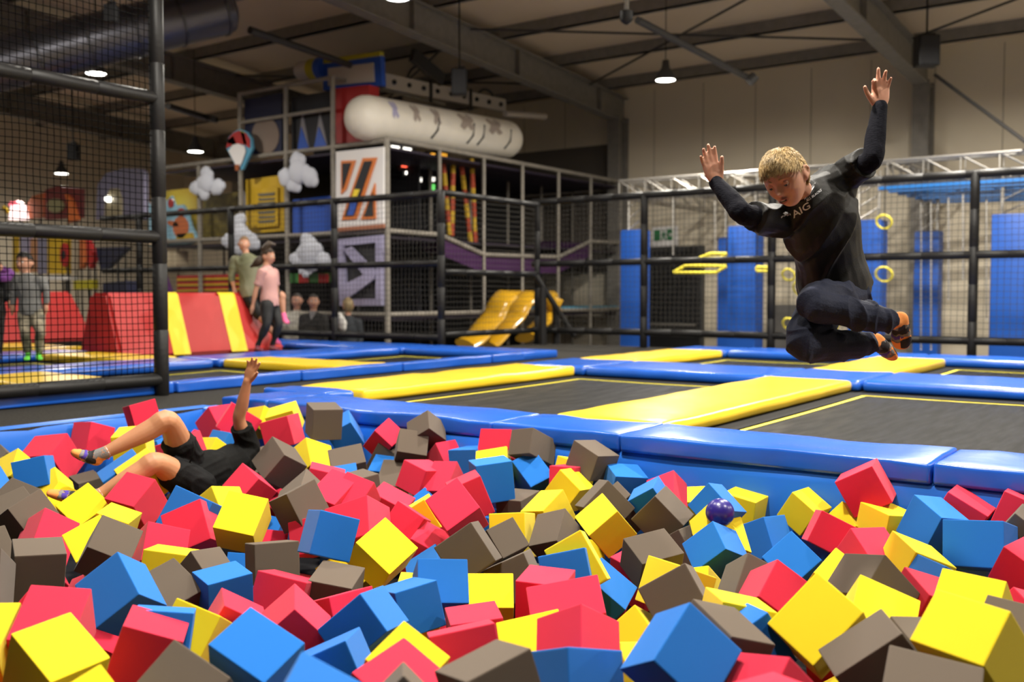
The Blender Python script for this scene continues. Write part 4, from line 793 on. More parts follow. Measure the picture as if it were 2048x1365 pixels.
('y',-2.408,1.343,-0.255,0.163,0.175,-0.716,0.655,0.190,0.205,0.159,'edge-up yellow foam cube beside a red one, first yellow from left, nearest row'),
('y',-2.058,1.193,-0.272,0.704,-0.229,0.336,-0.583,0.190,0.191,0.191,'edge-up yellow foam cube beside a yellow one, second yellow from left, nearest row'),
('r',-2.390,1.598,-0.264,0.609,-0.663,-0.158,0.407,0.163,0.172,0.152,'flat-topped red foam cube beside a blue one, first red from left, nearest row'),
('b',-2.456,1.689,-0.264,0.285,-0.312,0.547,-0.722,0.165,0.160,0.154,'flat-topped blue foam cube beside a red one, second blue from left, second row'),
('y',-2.515,1.837,-0.328,0.099,-0.234,0.460,-0.851,0.152,0.184,0.162,'tilted yellow foam cube beside a brown one, second yellow from left, second row'),
('n',-2.014,1.444,-0.270,0.669,0.082,0.387,-0.629,0.190,0.183,0.179,'corner-up brown foam cube beside a blue one, first brown from left, nearest row'),
('b',-2.041,1.690,-0.255,0.114,0.188,-0.819,0.531,0.190,0.188,0.152,'tilted blue foam cube beside a red one, first blue from left, nearest row'),
('b',-1.407,1.259,-0.145,0.057,-0.916,-0.276,0.286,0.170,0.229,0.230,'tilted blue foam cube beside a blue one, second blue from left, nearest row'),
('r',-2.725,2.379,-0.373,0.569,-0.779,-0.133,0.228,0.183,0.163,0.192,'flat-topped red foam cube beside a brown one, first red from left, third row'),
('r',-2.313,2.069,-0.312,0.364,-0.049,-0.365,0.855,0.171,0.139,0.166,'edge-up red foam cube beside a red one, third red from left, second row'),
('r',-2.587,2.039,-0.358,0.536,-0.665,-0.140,0.501,0.156,0.159,0.163,'edge-up red foam cube beside a blue one, second red from left, second row'),
('r',-2.356,2.318,-0.359,0.467,-0.638,-0.509,0.339,0.164,0.164,0.160,'flat-topped red foam cube beside a brown one, second red from left, third row'),
('n',-3.152,2.692,-0.380,0.535,-0.665,-0.393,0.343,0.181,0.165,0.179,'flat-topped brown foam cube beside a yellow one, second brown from left, fourth row'),
('n',-2.632,2.539,-0.390,0.058,-0.962,-0.249,0.097,0.162,0.178,0.184,'flat-topped brown foam cube beside a red one, seventh brown from left, third row'),
('r',-3.321,3.085,-0.378,0.606,-0.770,-0.194,-0.037,0.161,0.155,0.165,'tilted red foam cube beside a brown one, second red from left, fifth row'),
('b',-2.774,2.646,-0.206,0.478,-0.708,-0.296,0.427,0.161,0.165,0.161,'tilted blue foam cube beside a red one, first blue from left, fourth row'),
('y',-2.786,2.952,-0.347,0.204,0.305,-0.771,0.521,0.188,0.151,0.188,'corner-up yellow foam cube beside a red one, fourth yellow from left, fourth row'),
('r',-2.964,3.290,-0.320,0.517,-0.802,0.017,0.298,0.146,0.164,0.154,'tilted red foam cube beside a red one, sixth red from left, fifth row'),
('r',-2.855,3.295,-0.422,0.085,-0.943,-0.195,0.256,0.139,0.174,0.188,'tilted red foam cube beside a yellow one, seventh red from left, fifth row'),
('b',-2.711,3.185,-0.479,0.301,0.209,0.318,-0.874,0.161,0.158,0.160,'corner-up blue foam cube beside a red one, second blue from left, fourth row'),
('b',-2.235,2.665,-0.321,0.397,-0.825,-0.344,0.209,0.177,0.161,0.154,'edge-up blue foam cube beside a blue one, third blue from left, third row'),
('y',-2.429,2.773,-0.447,0.035,-0.951,-0.302,0.049,0.168,0.188,0.183,'flat-topped yellow foam cube beside a blue one, first yellow from left, third row'),
('b',-2.206,2.470,-0.331,0.562,-0.627,-0.454,0.292,0.153,0.152,0.207,'flat-topped blue foam cube beside a yellow one, second blue from left, third row'),
('b',-2.144,2.191,-0.305,0.527,-0.742,0.169,0.378,0.140,0.179,0.202,'edge-up blue foam cube beside a red one, fourth blue from left, second row'),
('y',-1.689,1.865,-0.254,0.188,-0.942,-0.049,0.274,0.155,0.155,0.156,'corner-up yellow foam cube beside a red one, third yellow from left, nearest row'),
('r',-1.651,1.785,-0.293,0.405,-0.606,0.613,-0.304,0.203,0.190,0.175,'edge-up red foam cube beside a blue one, second red from left, nearest row'),
('n',-1.392,1.542,-0.224,0.342,-0.228,-0.304,0.860,0.162,0.201,0.216,'edge-up brown foam cube beside a yellow one, second brown from left, nearest row'),
('r',-1.714,2.156,-0.312,0.350,-0.176,0.586,-0.709,0.185,0.185,0.161,'flat-topped red foam cube beside a yellow one, fourth red from left, second row'),
('r',-1.943,2.493,-0.393,0.391,0.032,0.032,-0.919,0.168,0.163,0.178,'flat-topped red foam cube beside a red one, fifth red from left, second row'),
('n',-1.345,1.796,-0.214,0.579,-0.579,-0.495,0.291,0.177,0.200,0.157,'flat-topped brown foam cube beside a red one, third brown from left, nearest row'),
('y',-1.680,2.451,-0.372,0.345,-0.880,-0.327,0.003,0.195,0.166,0.166,'edge-up yellow foam cube beside a brown one, third yellow from left, second row'),
('r',-1.439,2.308,-0.250,0.472,-0.673,0.539,0.185,0.139,0.166,0.163,'corner-up red foam cube beside a blue one, seventh red from left, second row'),
('b',-1.305,2.074,-0.287,0.539,-0.586,0.539,0.275,0.215,0.169,0.194,'tilted blue foam cube beside a yellow one, third blue from left, nearest row'),
('b',-1.070,2.189,-0.178,0.753,-0.012,-0.399,0.523,0.181,0.173,0.174,'corner-up blue foam cube beside a brown one, fourth blue from left, nearest row'),
('r',-1.670,2.616,-0.288,0.340,-0.884,-0.319,0.020,0.231,0.144,0.146,'edge-up red foam cube beside a red one, sixth red from left, second row'),
('r',-1.853,2.764,-0.308,0.720,-0.676,-0.097,0.125,0.164,0.156,0.168,'flat-topped red foam cube beside a brown one, third red from left, third row'),
('y',-2.206,2.884,-0.420,0.299,-0.113,0.326,-0.890,0.213,0.147,0.156,'edge-up yellow foam cube beside a red one, second yellow from left, third row'),
('b',-1.912,3.235,-0.429,0.548,0.321,0.182,0.750,0.156,0.178,0.161,'corner-up blue foam cube beside a red one, fifth blue from left, third row'),
('r',-1.931,3.596,-0.444,0.775,-0.613,0.150,-0.032,0.191,0.179,0.186,'flat-topped red foam cube beside a blue one, third red from left, fourth row'),
('n',-1.846,3.512,-0.340,0.323,-0.044,-0.753,0.572,0.159,0.142,0.189,'tilted brown foam cube beside a red one, sixth brown from left, fourth row'),
('y',-1.571,3.171,-0.329,0.450,0.481,0.279,-0.698,0.166,0.197,0.165,'tilted yellow foam cube beside a brown one, fourth yellow from left, third row'),
('n',-1.436,2.931,-0.295,0.339,0.083,0.579,-0.737,0.177,0.189,0.179,'tilted brown foam cube beside a brown one, first brown from left, second row'),
('y',-1.530,2.826,-0.437,0.364,0.228,0.459,-0.778,0.187,0.172,0.165,'corner-up yellow foam cube beside a yellow one, fifth yellow from left, second row'),
('n',-1.077,2.443,-0.230,0.621,-0.580,-0.212,0.482,0.151,0.176,0.190,'tilted brown foam cube beside a blue one, fourth brown from left, nearest row'),
('y',-1.198,2.816,-0.299,0.613,-0.692,-0.183,0.335,0.175,0.182,0.163,'flat-topped yellow foam cube beside a brown one, sixth yellow from left, second row'),
('r',-1.220,3.230,-0.325,0.755,-0.010,-0.449,0.478,0.154,0.210,0.203,'corner-up red foam cube beside a brown one, fourth red from left, third row'),
('b',-1.103,2.705,-0.304,0.459,-0.078,0.656,-0.594,0.165,0.163,0.154,'edge-up blue foam cube beside a yellow one, fifth blue from left, second row'),
('y',-0.922,2.768,-0.223,0.463,0.188,0.434,-0.750,0.205,0.169,0.152,'corner-up yellow foam cube beside a blue one, seventh yellow from left, second row'),
('n',-1.358,3.351,-0.354,0.517,-0.469,0.716,0.011,0.189,0.190,0.189,'corner-up brown foam cube beside a blue one, eighth brown from left, third row'),
('b',-1.633,4.204,-0.366,0.626,-0.551,0.479,0.273,0.171,0.140,0.147,'tilted blue foam cube beside a yellow one, fourth blue from left, fifth row'),
('b',-1.423,3.984,-0.410,0.426,-0.853,0.265,0.144,0.184,0.166,0.177,'corner-up blue foam cube beside a red one, fourth blue from left, fourth row'),
('y',-1.149,3.644,-0.373,0.228,-0.929,0.036,0.289,0.188,0.165,0.181,'corner-up yellow foam cube beside a yellow one, fifth yellow from left, third row'),
('n',-0.932,3.302,-0.260,0.198,-0.185,-0.322,0.907,0.185,0.165,0.188,'edge-up brown foam cube beside a red one, second brown from left, second row'),
('y',-0.849,3.066,-0.285,0.260,-0.930,-0.114,0.232,0.189,0.177,0.165,'corner-up yellow foam cube beside a brown one, eighth yellow from left, second row'),
('b',-0.809,3.713,-0.349,0.462,-0.801,0.326,-0.195,0.183,0.189,0.189,'edge-up blue foam cube beside a red one, sixth blue from left, third row'),
('r',-0.789,3.457,-0.333,0.570,-0.705,0.403,-0.128,0.172,0.183,0.186,'tilted red foam cube beside a brown one, fifth red from left, third row'),
('y',-0.598,3.169,-0.233,0.402,-0.914,0.054,-0.005,0.182,0.173,0.171,'edge-up yellow foam cube beside a blue one, ninth yellow from left, second row'),
('y',-0.496,2.671,-0.175,0.155,-0.039,-0.384,0.910,0.192,0.158,0.230,'edge-up yellow foam cube beside a yellow one, fourth yellow from left, nearest row'),
('n',-0.445,2.991,-0.259,0.347,-0.935,0.079,0.000,0.189,0.185,0.190,'edge-up brown foam cube beside a yellow one, seventh brown from left, nearest row'),
('n',-0.719,2.623,-0.254,0.267,0.283,0.126,-0.913,0.202,0.160,0.176,'edge-up brown foam cube beside a yellow one, fifth brown from left, nearest row'),
('n',-0.547,2.415,-0.260,0.236,-0.965,-0.080,0.082,0.208,0.192,0.186,'edge-up brown foam cube beside a brown one, sixth brown from left, nearest row'),
('n',-0.678,2.886,-0.308,0.134,-0.904,-0.391,0.107,0.159,0.145,0.195,'flat-topped brown foam cube beside a brown one, third brown from left, second row'),
('r',-0.860,2.237,-0.255,0.333,-0.916,0.136,-0.177,0.163,0.169,0.157,'corner-up red foam cube beside a red one, fourth red from left, nearest row'),
('r',-0.788,2.002,-0.213,0.386,0.128,-0.064,-0.911,0.179,0.163,0.182,'flat-topped red foam cube beside a blue one, third red from left, nearest row'),
('b',-0.952,4.218,-0.216,0.342,-0.044,-0.649,0.679,0.166,0.178,0.151,'tilted blue foam cube beside a yellow one, fifth blue from left, fourth row'),
('b',-0.742,4.054,-0.234,0.013,-0.088,-0.587,0.804,0.221,0.174,0.160,'flat-topped blue foam cube beside a red one, seventh blue from left, third row'),
('r',-0.872,4.392,-0.193,0.706,-0.664,0.177,0.168,0.173,0.156,0.164,'edge-up red foam cube beside a blue one, sixth red from left, fourth row'),
('r',-0.651,4.398,-0.166,0.665,-0.726,0.106,0.141,0.183,0.138,0.149,'flat-topped red foam cube beside a blue one, seventh red from left, fourth row'),
('n',-0.608,4.237,-0.238,0.302,0.331,0.650,-0.613,0.174,0.208,0.163,'edge-up brown foam cube beside a red one, seventh brown from left, fourth row'),
('r',-0.521,3.783,-0.233,0.750,-0.604,0.264,0.047,0.186,0.140,0.185,'edge-up red foam cube beside a brown one, sixth red from left, third row'),
('y',-1.155,4.318,-0.281,0.252,-0.144,-0.649,0.703,0.177,0.182,0.178,'flat-topped yellow foam cube beside a red one, sixth yellow from left, fourth row'),
('y',-1.330,4.376,-0.314,0.182,0.355,0.419,-0.815,0.145,0.149,0.153,'corner-up yellow foam cube beside a red one, eleventh yellow from left, fifth row'),
('r',-1.261,4.374,-0.123,0.215,0.134,0.723,-0.643,0.176,0.173,0.152,'red cube tilted on a corner against the blue pit wall at right'),
('y',-1.533,4.379,-0.261,0.256,0.152,-0.700,0.649,0.140,0.140,0.148,'edge-up yellow foam cube beside a blue one, tenth yellow from left, fifth row'),
('r',-1.322,4.083,-0.276,0.569,-0.772,-0.006,0.282,0.160,0.139,0.177,'tilted red foam cube beside a yellow one, fourth red from left, fourth row'),
('r',-1.113,3.905,-0.301,0.265,-0.839,-0.442,0.175,0.166,0.157,0.164,'edge-up red foam cube beside a yellow one, fifth red from left, fourth row'),
('y',-0.932,3.861,-0.303,0.532,-0.730,0.394,-0.168,0.196,0.161,0.175,'tilted yellow foam cube beside a yellow one, sixth yellow from left, third row'),
('b',-5.071,2.746,-0.224,0.363,-0.184,0.621,-0.670,0.167,0.154,0.164,'flat-topped blue foam cube beside a brown one, second blue from left, sixth row'),
('y',-5.302,2.743,-0.269,0.319,-0.110,0.871,-0.358,0.168,0.153,0.221,'corner-up yellow foam cube beside a brown one, first yellow from left, sixth row'),
('b',-4.906,2.424,-0.259,0.183,0.775,0.362,-0.485,0.186,0.176,0.165,'edge-up blue foam cube, first blue from left, sixth row'),
('n',-5.640,2.866,-0.287,0.373,-0.916,0.150,0.011,0.188,0.189,0.188,'edge-up brown foam cube beside a blue one, first brown from left, wall row'),
('y',-4.995,2.792,-0.332,0.009,0.613,0.605,-0.508,0.165,0.168,0.170,'corner-up yellow foam cube beside a blue one, second yellow from left, sixth row'),
('n',-5.341,3.202,-0.422,0.624,-0.470,-0.450,0.433,0.140,0.175,0.156,'flat-topped brown foam cube beside a yellow one, second brown from left, wall row'),
('b',-4.682,3.036,-0.255,0.517,0.199,0.219,-0.803,0.213,0.172,0.193,'edge-up blue foam cube beside a brown one, third blue from left, sixth row'),
('y',-4.534,3.037,-0.235,0.517,0.198,0.217,-0.804,0.195,0.191,0.199,'edge-up yellow foam cube beside a red one, fourth yellow from left, sixth row'),
('r',-4.777,3.448,-0.189,0.700,-0.483,0.312,-0.423,0.195,0.199,0.188,'flat-topped red foam cube beside a yellow one, fourth red from left, wall row'),
('y',-4.876,3.729,-0.244,0.343,-0.647,0.619,0.283,0.157,0.140,0.169,'edge-up yellow foam cube beside a red one, second yellow from left, wall row'),
('b',-5.031,3.941,-0.246,0.491,-0.870,0.039,-0.017,0.181,0.169,0.183,'edge-up blue foam cube beside a red one, first blue from left, wall row'),
('r',-3.816,3.611,-0.274,0.025,0.916,0.378,-0.136,0.182,0.157,0.166,'flat-topped red foam cube beside a yellow one, third red from left, sixth row'),
('b',-2.022,1.951,-0.364,0.347,-0.035,0.669,-0.656,0.191,0.186,0.168,'tilted blue foam cube beside a red one, third blue from left, second row'),
('y',-1.355,2.447,-0.406,0.254,-0.712,-0.546,0.361,0.180,0.214,0.170,'corner-up yellow foam cube beside a red one, fourth yellow from left, second row'),
('r',-4.251,2.804,-0.282,0.092,-0.109,0.322,-0.936,0.177,0.174,0.189,'edge-up red foam cube beside a blue one, first red from left, sixth row'),
]
SUNK = [
('r',-3.043,1.642,-0.359,-0.092,0.429,-0.425,0.792),
('b',-5.397,3.702,-0.290,0.702,-0.471,0.339,-0.413),
('r',-0.493,3.475,-0.357,0.452,0.661,0.577,0.161),
('n',-4.532,3.765,-0.316,0.294,-0.785,-0.545,0.015),
('y',-2.267,1.666,-0.533,0.549,0.597,0.484,-0.327),
('n',-2.597,1.666,-0.506,0.032,-0.711,0.459,-0.532),
('r',-5.742,4.286,-0.366,0.537,-0.314,0.333,0.709),
('b',-0.508,3.963,-0.437,0.099,0.213,0.942,0.240),
('b',-1.935,1.711,-0.528,-0.316,-0.636,0.497,-0.499),
('y',-1.626,3.445,-0.457,-0.243,-0.562,-0.239,-0.754),
('n',-4.457,3.223,-0.443,0.807,0.278,0.104,-0.511),
('y',-1.965,2.208,-0.531,0.334,-0.118,0.860,-0.366),
('r',-1.570,2.172,-0.496,0.505,-0.418,0.384,-0.650),
('b',-5.735,3.945,-0.340,0.793,-0.268,-0.159,-0.523),
('b',-4.796,4.155,-0.351,0.701,-0.696,-0.141,0.059),
('r',-2.568,1.265,-0.507,0.064,0.877,-0.137,0.456),
('b',-2.888,1.760,-0.650,0.800,-0.431,0.364,0.202),
('r',-0.988,2.794,-0.563,0.596,-0.697,-0.315,-0.244),
('y',-0.918,3.208,-0.603,-0.007,-0.922,-0.292,-0.255),
('y',-1.146,4.098,-0.589,0.415,0.693,-0.553,0.205),
('b',-3.717,3.018,-0.617,-0.539,0.742,-0.103,0.384),
('r',-2.272,2.441,-0.647,-0.617,0.155,-0.714,0.292),
('y',-2.762,2.674,-0.638,0.353,-0.774,-0.321,0.416),
('n',-1.731,1.911,-0.677,-0.413,0.502,0.121,-0.750),
('b',-3.544,3.491,-0.605,0.828,0.105,0.070,0.546),
('r',-3.520,4.283,-0.594,-0.615,-0.388,0.333,-0.600),
('b',-3.546,2.619,-0.626,0.882,0.419,0.125,0.174),
('r',-2.174,3.609,-0.641,0.206,0.715,0.163,0.648),
('r',-2.605,2.299,-0.663,0.691,0.288,0.039,0.662),
('r',-4.783,3.467,-0.563,0.009,0.792,-0.610,0.008),
('r',-1.217,2.237,-0.625,-0.127,-0.770,0.607,0.151),
('b',-5.238,4.115,-0.483,0.567,-0.010,-0.818,-0.100),
('r',-1.325,2.996,-0.611,0.209,0.769,0.123,-0.592),
('r',-1.856,2.580,-0.644,0.227,-0.182,0.013,-0.957),
('n',-0.803,2.439,-0.595,-0.418,-0.339,0.842,0.027),
('r',-2.606,1.966,-0.670,0.083,-0.384,-0.461,0.796),
('y',-0.368,2.840,-0.600,-0.854,-0.052,0.357,-0.374),
('r',-1.072,3.446,-0.574,0.116,-0.670,-0.216,0.700),
('r',-4.128,3.999,-0.551,0.227,0.821,-0.478,-0.214),
('y',-2.560,4.124,-0.616,-0.553,-0.634,-0.021,0.541),
('b',-0.440,3.205,-0.573,-0.694,0.465,-0.249,-0.490),
('b',-4.160,3.520,-0.594,-0.129,-0.117,0.892,0.417),
('n',-2.981,2.434,-0.652,0.888,-0.420,-0.096,-0.157),
('y',-3.378,1.738,-0.606,-0.248,0.456,0.841,0.151),
('n',-1.585,2.465,-0.630,0.038,-0.725,0.662,-0.188),
('b',-3.666,1.926,-0.626,-0.027,-0.166,0.207,-0.964),
('r',-3.383,2.112,-0.621,-0.407,-0.750,0.322,-0.410),
('r',-3.916,3.306,-0.598,0.237,0.333,-0.830,-0.380),
('y',-2.145,4.202,-0.648,0.046,0.023,0.881,0.470),
('y',-0.830,4.022,-0.581,0.887,0.407,-0.090,0.198),
('y',-1.685,2.973,-0.626,-0.373,-0.794,-0.231,-0.422),
('r',-4.373,2.354,-0.577,0.137,0.659,0.602,-0.430),
('n',-3.930,2.717,-0.612,0.915,0.097,0.390,0.040),
('r',-4.502,3.882,-0.546,0.249,-0.005,-0.963,-0.100),
('r',-2.003,3.067,-0.620,0.944,-0.122,0.282,0.120),
('b',-1.698,4.295,-0.604,-0.741,0.233,0.497,-0.386),
('r',-3.862,2.330,-0.593,-0.222,0.749,0.356,-0.513),
('n',-5.001,3.747,-0.530,-0.253,-0.640,0.195,0.699),
('y',-2.306,1.414,-0.653,-0.047,-0.198,-0.769,0.606),
('r',-2.229,1.974,-0.682,-0.330,0.078,-0.277,0.899),
('r',-4.846,2.309,-0.549,-0.025,-0.924,0.068,0.375),
('b',-5.680,2.841,-0.566,-0.393,0.569,0.172,-0.702),
('y',-4.212,2.913,-0.568,0.068,0.062,0.068,0.993),
('b',-5.105,2.515,-0.584,0.546,-0.273,0.503,-0.612),
('r',-2.486,2.981,-0.645,-0.312,-0.633,-0.052,0.707),
('y',-3.325,3.289,-0.613,-0.867,0.145,0.359,-0.314),
('y',-3.985,2.013,-0.625,0.173,-0.287,0.248,-0.909),
('n',-2.552,3.635,-0.624,-0.782,0.588,-0.063,0.197),
('b',-5.340,2.777,-0.585,0.306,-0.080,0.550,-0.773),
('n',-0.606,3.699,-0.617,0.512,-0.731,-0.002,0.452),
('y',-3.611,3.961,-0.618,0.006,0.959,-0.281,0.042),
('n',-0.578,4.274,-0.578,-0.525,-0.574,-0.585,-0.231),
('r',-5.634,3.609,-0.556,-0.471,0.415,-0.010,0.779),
('n',-1.251,3.743,-0.595,0.726,-0.017,-0.665,0.173),
('r',-1.606,3.962,-0.623,0.513,0.089,-0.722,0.454),
('r',-3.382,2.963,-0.624,0.713,0.062,-0.653,0.247),
('r',-3.054,3.727,-0.581,-0.499,0.540,-0.669,0.102),
('b',-3.178,4.222,-0.553,-0.761,0.091,-0.067,0.639),
('y',-3.075,2.183,-0.636,0.852,-0.300,-0.419,-0.095),
('b',-4.775,2.961,-0.592,-0.204,-0.117,-0.374,-0.897),
]
CN = {'r': 'red', 'y': 'yellow', 'b': 'blue', 'n': 'brown'}
cube_mesh = {}
for k in 'rybn':
    t = MB().rbox((0, 0, 0), (1, 1, 1), None, .022, 2)
    me = bpy.data.meshes.new('foam_cube'); bmesh.ops.recalc_face_normals(t.bm, faces=t.bm.faces[:]); t.bm.to_mesh(me); t.bm.free()
    me.materials.append(M['foam_'+k]); cube_mesh[k] = me
def foam_cube(k, x, y, z, q, s, label, group):
    o = bpy.data.objects.new('foam_cube', cube_mesh[k]); COL.objects.link(o); o.location = (x, y, z)
    o.rotation_mode = 'QUATERNION'; o.rotation_quaternion = q; o.scale = s
    return tag(o, label, 'foam cube', group)
for k, x, y, z, qw, qx, qy, qz, sx, sy, sz, l in CUBES: foam_cube(k, x, y, z, (qw, qx, qy, qz), (sx, sy, sz), l, 'foam cubes on top of the pit')
for k, x, y, z, qw, qx, qy, qz in SUNK: foam_cube(k, x, y, z, (qw, qx, qy, qz), (.19, .19, .19), '%s foam cube sunk in a gap beneath the top layer of cubes' % CN[k], '%s cubes sunk between the top ones' % CN[k])
p = W(1440, 1026, 4.17); o = MB().sphere(p, .06, seg=28, ring=18).build('ball', mat('violet ball', (.02, .012, .16, 1), .3, .5), None, p, smooth=True)
tag(o, 'shiny dark violet ball wedged between the blue and yellow foam cubes', 'ball')
# ================================================================ people
def fuse(mb, name, m, parent, voxel=.006, smooth=3, fac=.5, fold=0, ffreq=9, fdir=None, sub=0):
    # weld overlapping volumes into one continuous surface
    o = mb.build(name, m, parent); r = o.modifiers.new('r', 'REMESH'); r.mode = 'VOXEL'; r.voxel_size = voxel; r.use_smooth_shade = True
    s = o.modifiers.new('s', 'SMOOTH'); s.factor = fac; s.iterations = smooth
    dg = bpy.context.evaluated_depsgraph_get(); me = bpy.data.meshes.new_from_object(o.evaluated_get(dg)); o.modifiers.clear(); o.data = me; me.name = name
    if fold:                                           # cloth folds
        nrm = [v.normal.copy() for v in me.vertices]; fd = Vector(fdir or (0, 0, 1)).normalized()
        for v, n in zip(me.vertices, nrm):
            p = v.co; q = p-fd*(p.dot(fd)*.72); w = noise.noise(p*2.5)*1.2
            a = noise.noise(q*ffreq+Vector((w, w, w))); b_ = noise.noise(p*ffreq*1.9+Vector((7, 0, 0)))
            v.co = v.co+n*(fold*(max(0, 1-abs(a)*3.6)**1.4+b_*.3-.15))
    for p in me.polygons: p.use_smooth = True
    return o
def face_basis(yaw, pitch, roll):
    # columns: the head's left, back and up; yaw > 0 turns the face to the picture's right
    fwh = Vector((FW.x, FW.y, 0)).normalized(); B = Matrix((RT, fwh, Vector((0, 0, 1)))).transposed()
    return B @ Matrix.Rotation(math.radians(roll), 3, 'Y') @ Matrix.Rotation(math.radians(pitch), 3, 'X') @ Matrix.Rotation(math.radians(yaw), 3, 'Z')
def head_shape(n, k):
    x, y, z = n.x*.071, n.y*.090, n.z*.106
    if z < 0:
        t = -z/.106; x *= 1-.30*t**1.6; y *= (1-.42*t**1.3) if y > 0 else (1-.06*t)
    if y < 0: y = -(.080*(abs(y)/.090)**.72) if abs(y) > 1e-6 else y
    if y < .01:
        g = lambda cx, cz, sx, sz, ax=0: math.exp(-(((abs(x) if ax else x)-cx)/sx)**2-((z-cz)/sz)**2)
        d = -.026*g(0, -.020, .0105, .012)-.010*g(0, .0, .008, .020)+.0095*g(.030, .010, .014, .009, 1)-.005*g(.030, .028, .020, .007, 1)-.006*g(.040, -.026, .018, .018, 1)-.0065*g(0, -.049, .018, .0075)+.003*g(0, -.062, .014, .005)-.009*g(0, -.084, .017, .012)-.003*g(.008, -.024, .005, .006, 1)
        y += d
    return Vector((x, y, z))*k
def head_parts(mb, c, R_, k):
    t = bmesh.new(); bmesh.ops.create_uvsphere(t, u_segments=56, v_segments=44, radius=1)
    for v in t.verts: v.co = head_shape(v.co.normalized(), k)
    mb.merge(t, c, R_)
    for s in (-1, 1):
        mb.sphere(c+R_ @ (Vector((s*.072, .012, -.004))*k), k, (.009, .018, .030), R_ @ Matrix.Rotation(s*.35, 3, 'Z'), 14, 10)
        mb.torus(c+R_ @ (Vector((s*.077, .016, .0))*k), .021*k, .005*k, R_ @ Matrix.Rotation(PI/2, 3, 'Y') @ Matrix.Rotation(.2, 3, 'X'), 16, 6)
def face_details(c, R_, k, parent, skin, iris, lip, brow, mouth=0, lids=.55, detail=True):
    P = lambda x, y, z: c+R_ @ (Vector((x, y, z))*k)
    for s in (-1, 1):
        e = MB(); e.sphere(P(s*.030, -.0655, .010), .0115*k, seg=16, ring=12); eo = e.build('eye', simple('eye_white', (.62, .58, .54, 1), .25), parent, smooth=True)
        MB().sphere(P(s*.030, -.0742, .0040), (.0062 if detail else .0045)*k, (1, .7, 1), R_, 12, 8).build('iris', simple(iris, (.03, .04, .06, 1), .2), eo, smooth=True)
        if detail:
            m = MB(); t = bmesh.new(); bmesh.ops.create_uvsphere(t, u_segments=20, v_segments=14, radius=.0128*k)
            bmesh.ops.delete(t, geom=[v for v in t.verts if v.co.z < .0128*k*(.02-lids*.45)], context='VERTS'); m.merge(t, P(s*.030, -.0655, .010), R_); m.build('eyelid', skin, parent, smooth=True)
            pts = [P(s*(.014+.006*i), -.079+.0016*i+.0009*i*i*.6, .029+.0035*math.sin(i*.75)) for i in range(6)]; MB().tube(pts, [.0014*k, .0026*k, .003*k, .0028*k, .002*k, .001*k], 6).build('eyebrow', brow, parent, smooth=True)
    if mouth:
        MB().sphere(P(0, -.083, -.0505), k, (.0155, .006, .0036*mouth), R_, 18, 10).build('mouth', simple('mouth_dark', (.035, .006, .005, 1), .4), parent, smooth=True)
        MB().sphere(P(0, -.0865, -.0475), k, (.010, .003, .0022), R_, 12, 8).build('teeth', simple('teeth', (.6, .55, .45, 1), .3), parent, smooth=True)
    for dz, w in ((.0055*max(mouth, .35), .7), (-.0065*max(mouth, .35), 1)):
        pts = [P(x, -.0885+abs(x)*.33, -.0505+dz*(1-(x/.021)**2)) for x in (-.021, -.014, -.007, 0, .007, .014, .021)]
        MB().tube(pts, [.0008*k, .0022*k*w, .003*k*w, .003*k*w, .003*k*w, .0022*k*w, .0008*k], 8).build('lip', lip, parent, smooth=True)
def hairline(n, front=.58, side=.02, back=-.45):
    # is direction n covered by hair
    if n.y < -.35: return n.z > front-.10*abs(n.x)
    if abs(n.x) > .72 and -.12 < n.y < .42 and n.z < .27: return False
    if n.y < .12: return n.z > side+(front-side)*((.12-n.y)/.47)*.85
    return n.z > back
def hair_cap(c, R_, k, parent, m, th=1.07, front=.58, side=.05, back=-.5, strands=0, length=.015, seed=1, sw=.0028, lf=1.0, name='hair'):
    mb = MB(); t = bmesh.new(); bmesh.ops.create_uvsphere(t, u_segments=48, v_segments=36, radius=1)
    bmesh.ops.delete(t, geom=[v for v in t.verts if not hairline(v.co.normalized(), front, side, back)], context='VERTS')
    for v in t.verts:
        n = v.co.normalized(); v.co = head_shape(n, k)*(th+.03*noise.noise(n*6+Vector((seed, 0, 0))))
    bmesh.ops.solidify(t, geom=t.faces[:], thickness=.004*k); mb.merge(t, c, R_)
    rr = random.Random(seed); crown = Vector((.1, .45, .88)).normalized(); cnt = 0
    while cnt < strands:
        n = Vector((rr.gauss(0, 1), rr.gauss(0, 1), rr.gauss(0, 1))).normalized()
        if not hairline(n, front, side, back): continue
        cnt += 1; f = (n-crown*n.dot(crown)); f = f.normalized() if f.length > .05 else Vector((0, -1, 0))
        f = (f+Vector((rr.uniform(-.35, .35), -.55 if n.z > .3 else -.1, rr.uniform(-.2, .2)))).normalized(); f = (f-n*f.dot(n)).normalized()
        p = head_shape(n, k)*(th-.01); L = length*k*rr.uniform(.6, 1.2); lift = lf*rr.uniform(.15, .55)*(1.25 if n.z > .75 else .8)
        pts = [p, p+f*L*.45+n*L*lift*.5, p+f*L*.85+n*L*lift*.62, p+f*L*1.2+n*L*lift*.42]
        mb.tube([c+R_ @ q for q in pts], [sw*k, sw*.9*k, sw*.65*k, .0003*k], 4, caps=False)
    return mb.build(name, m, parent, smooth=True, recalc=False)
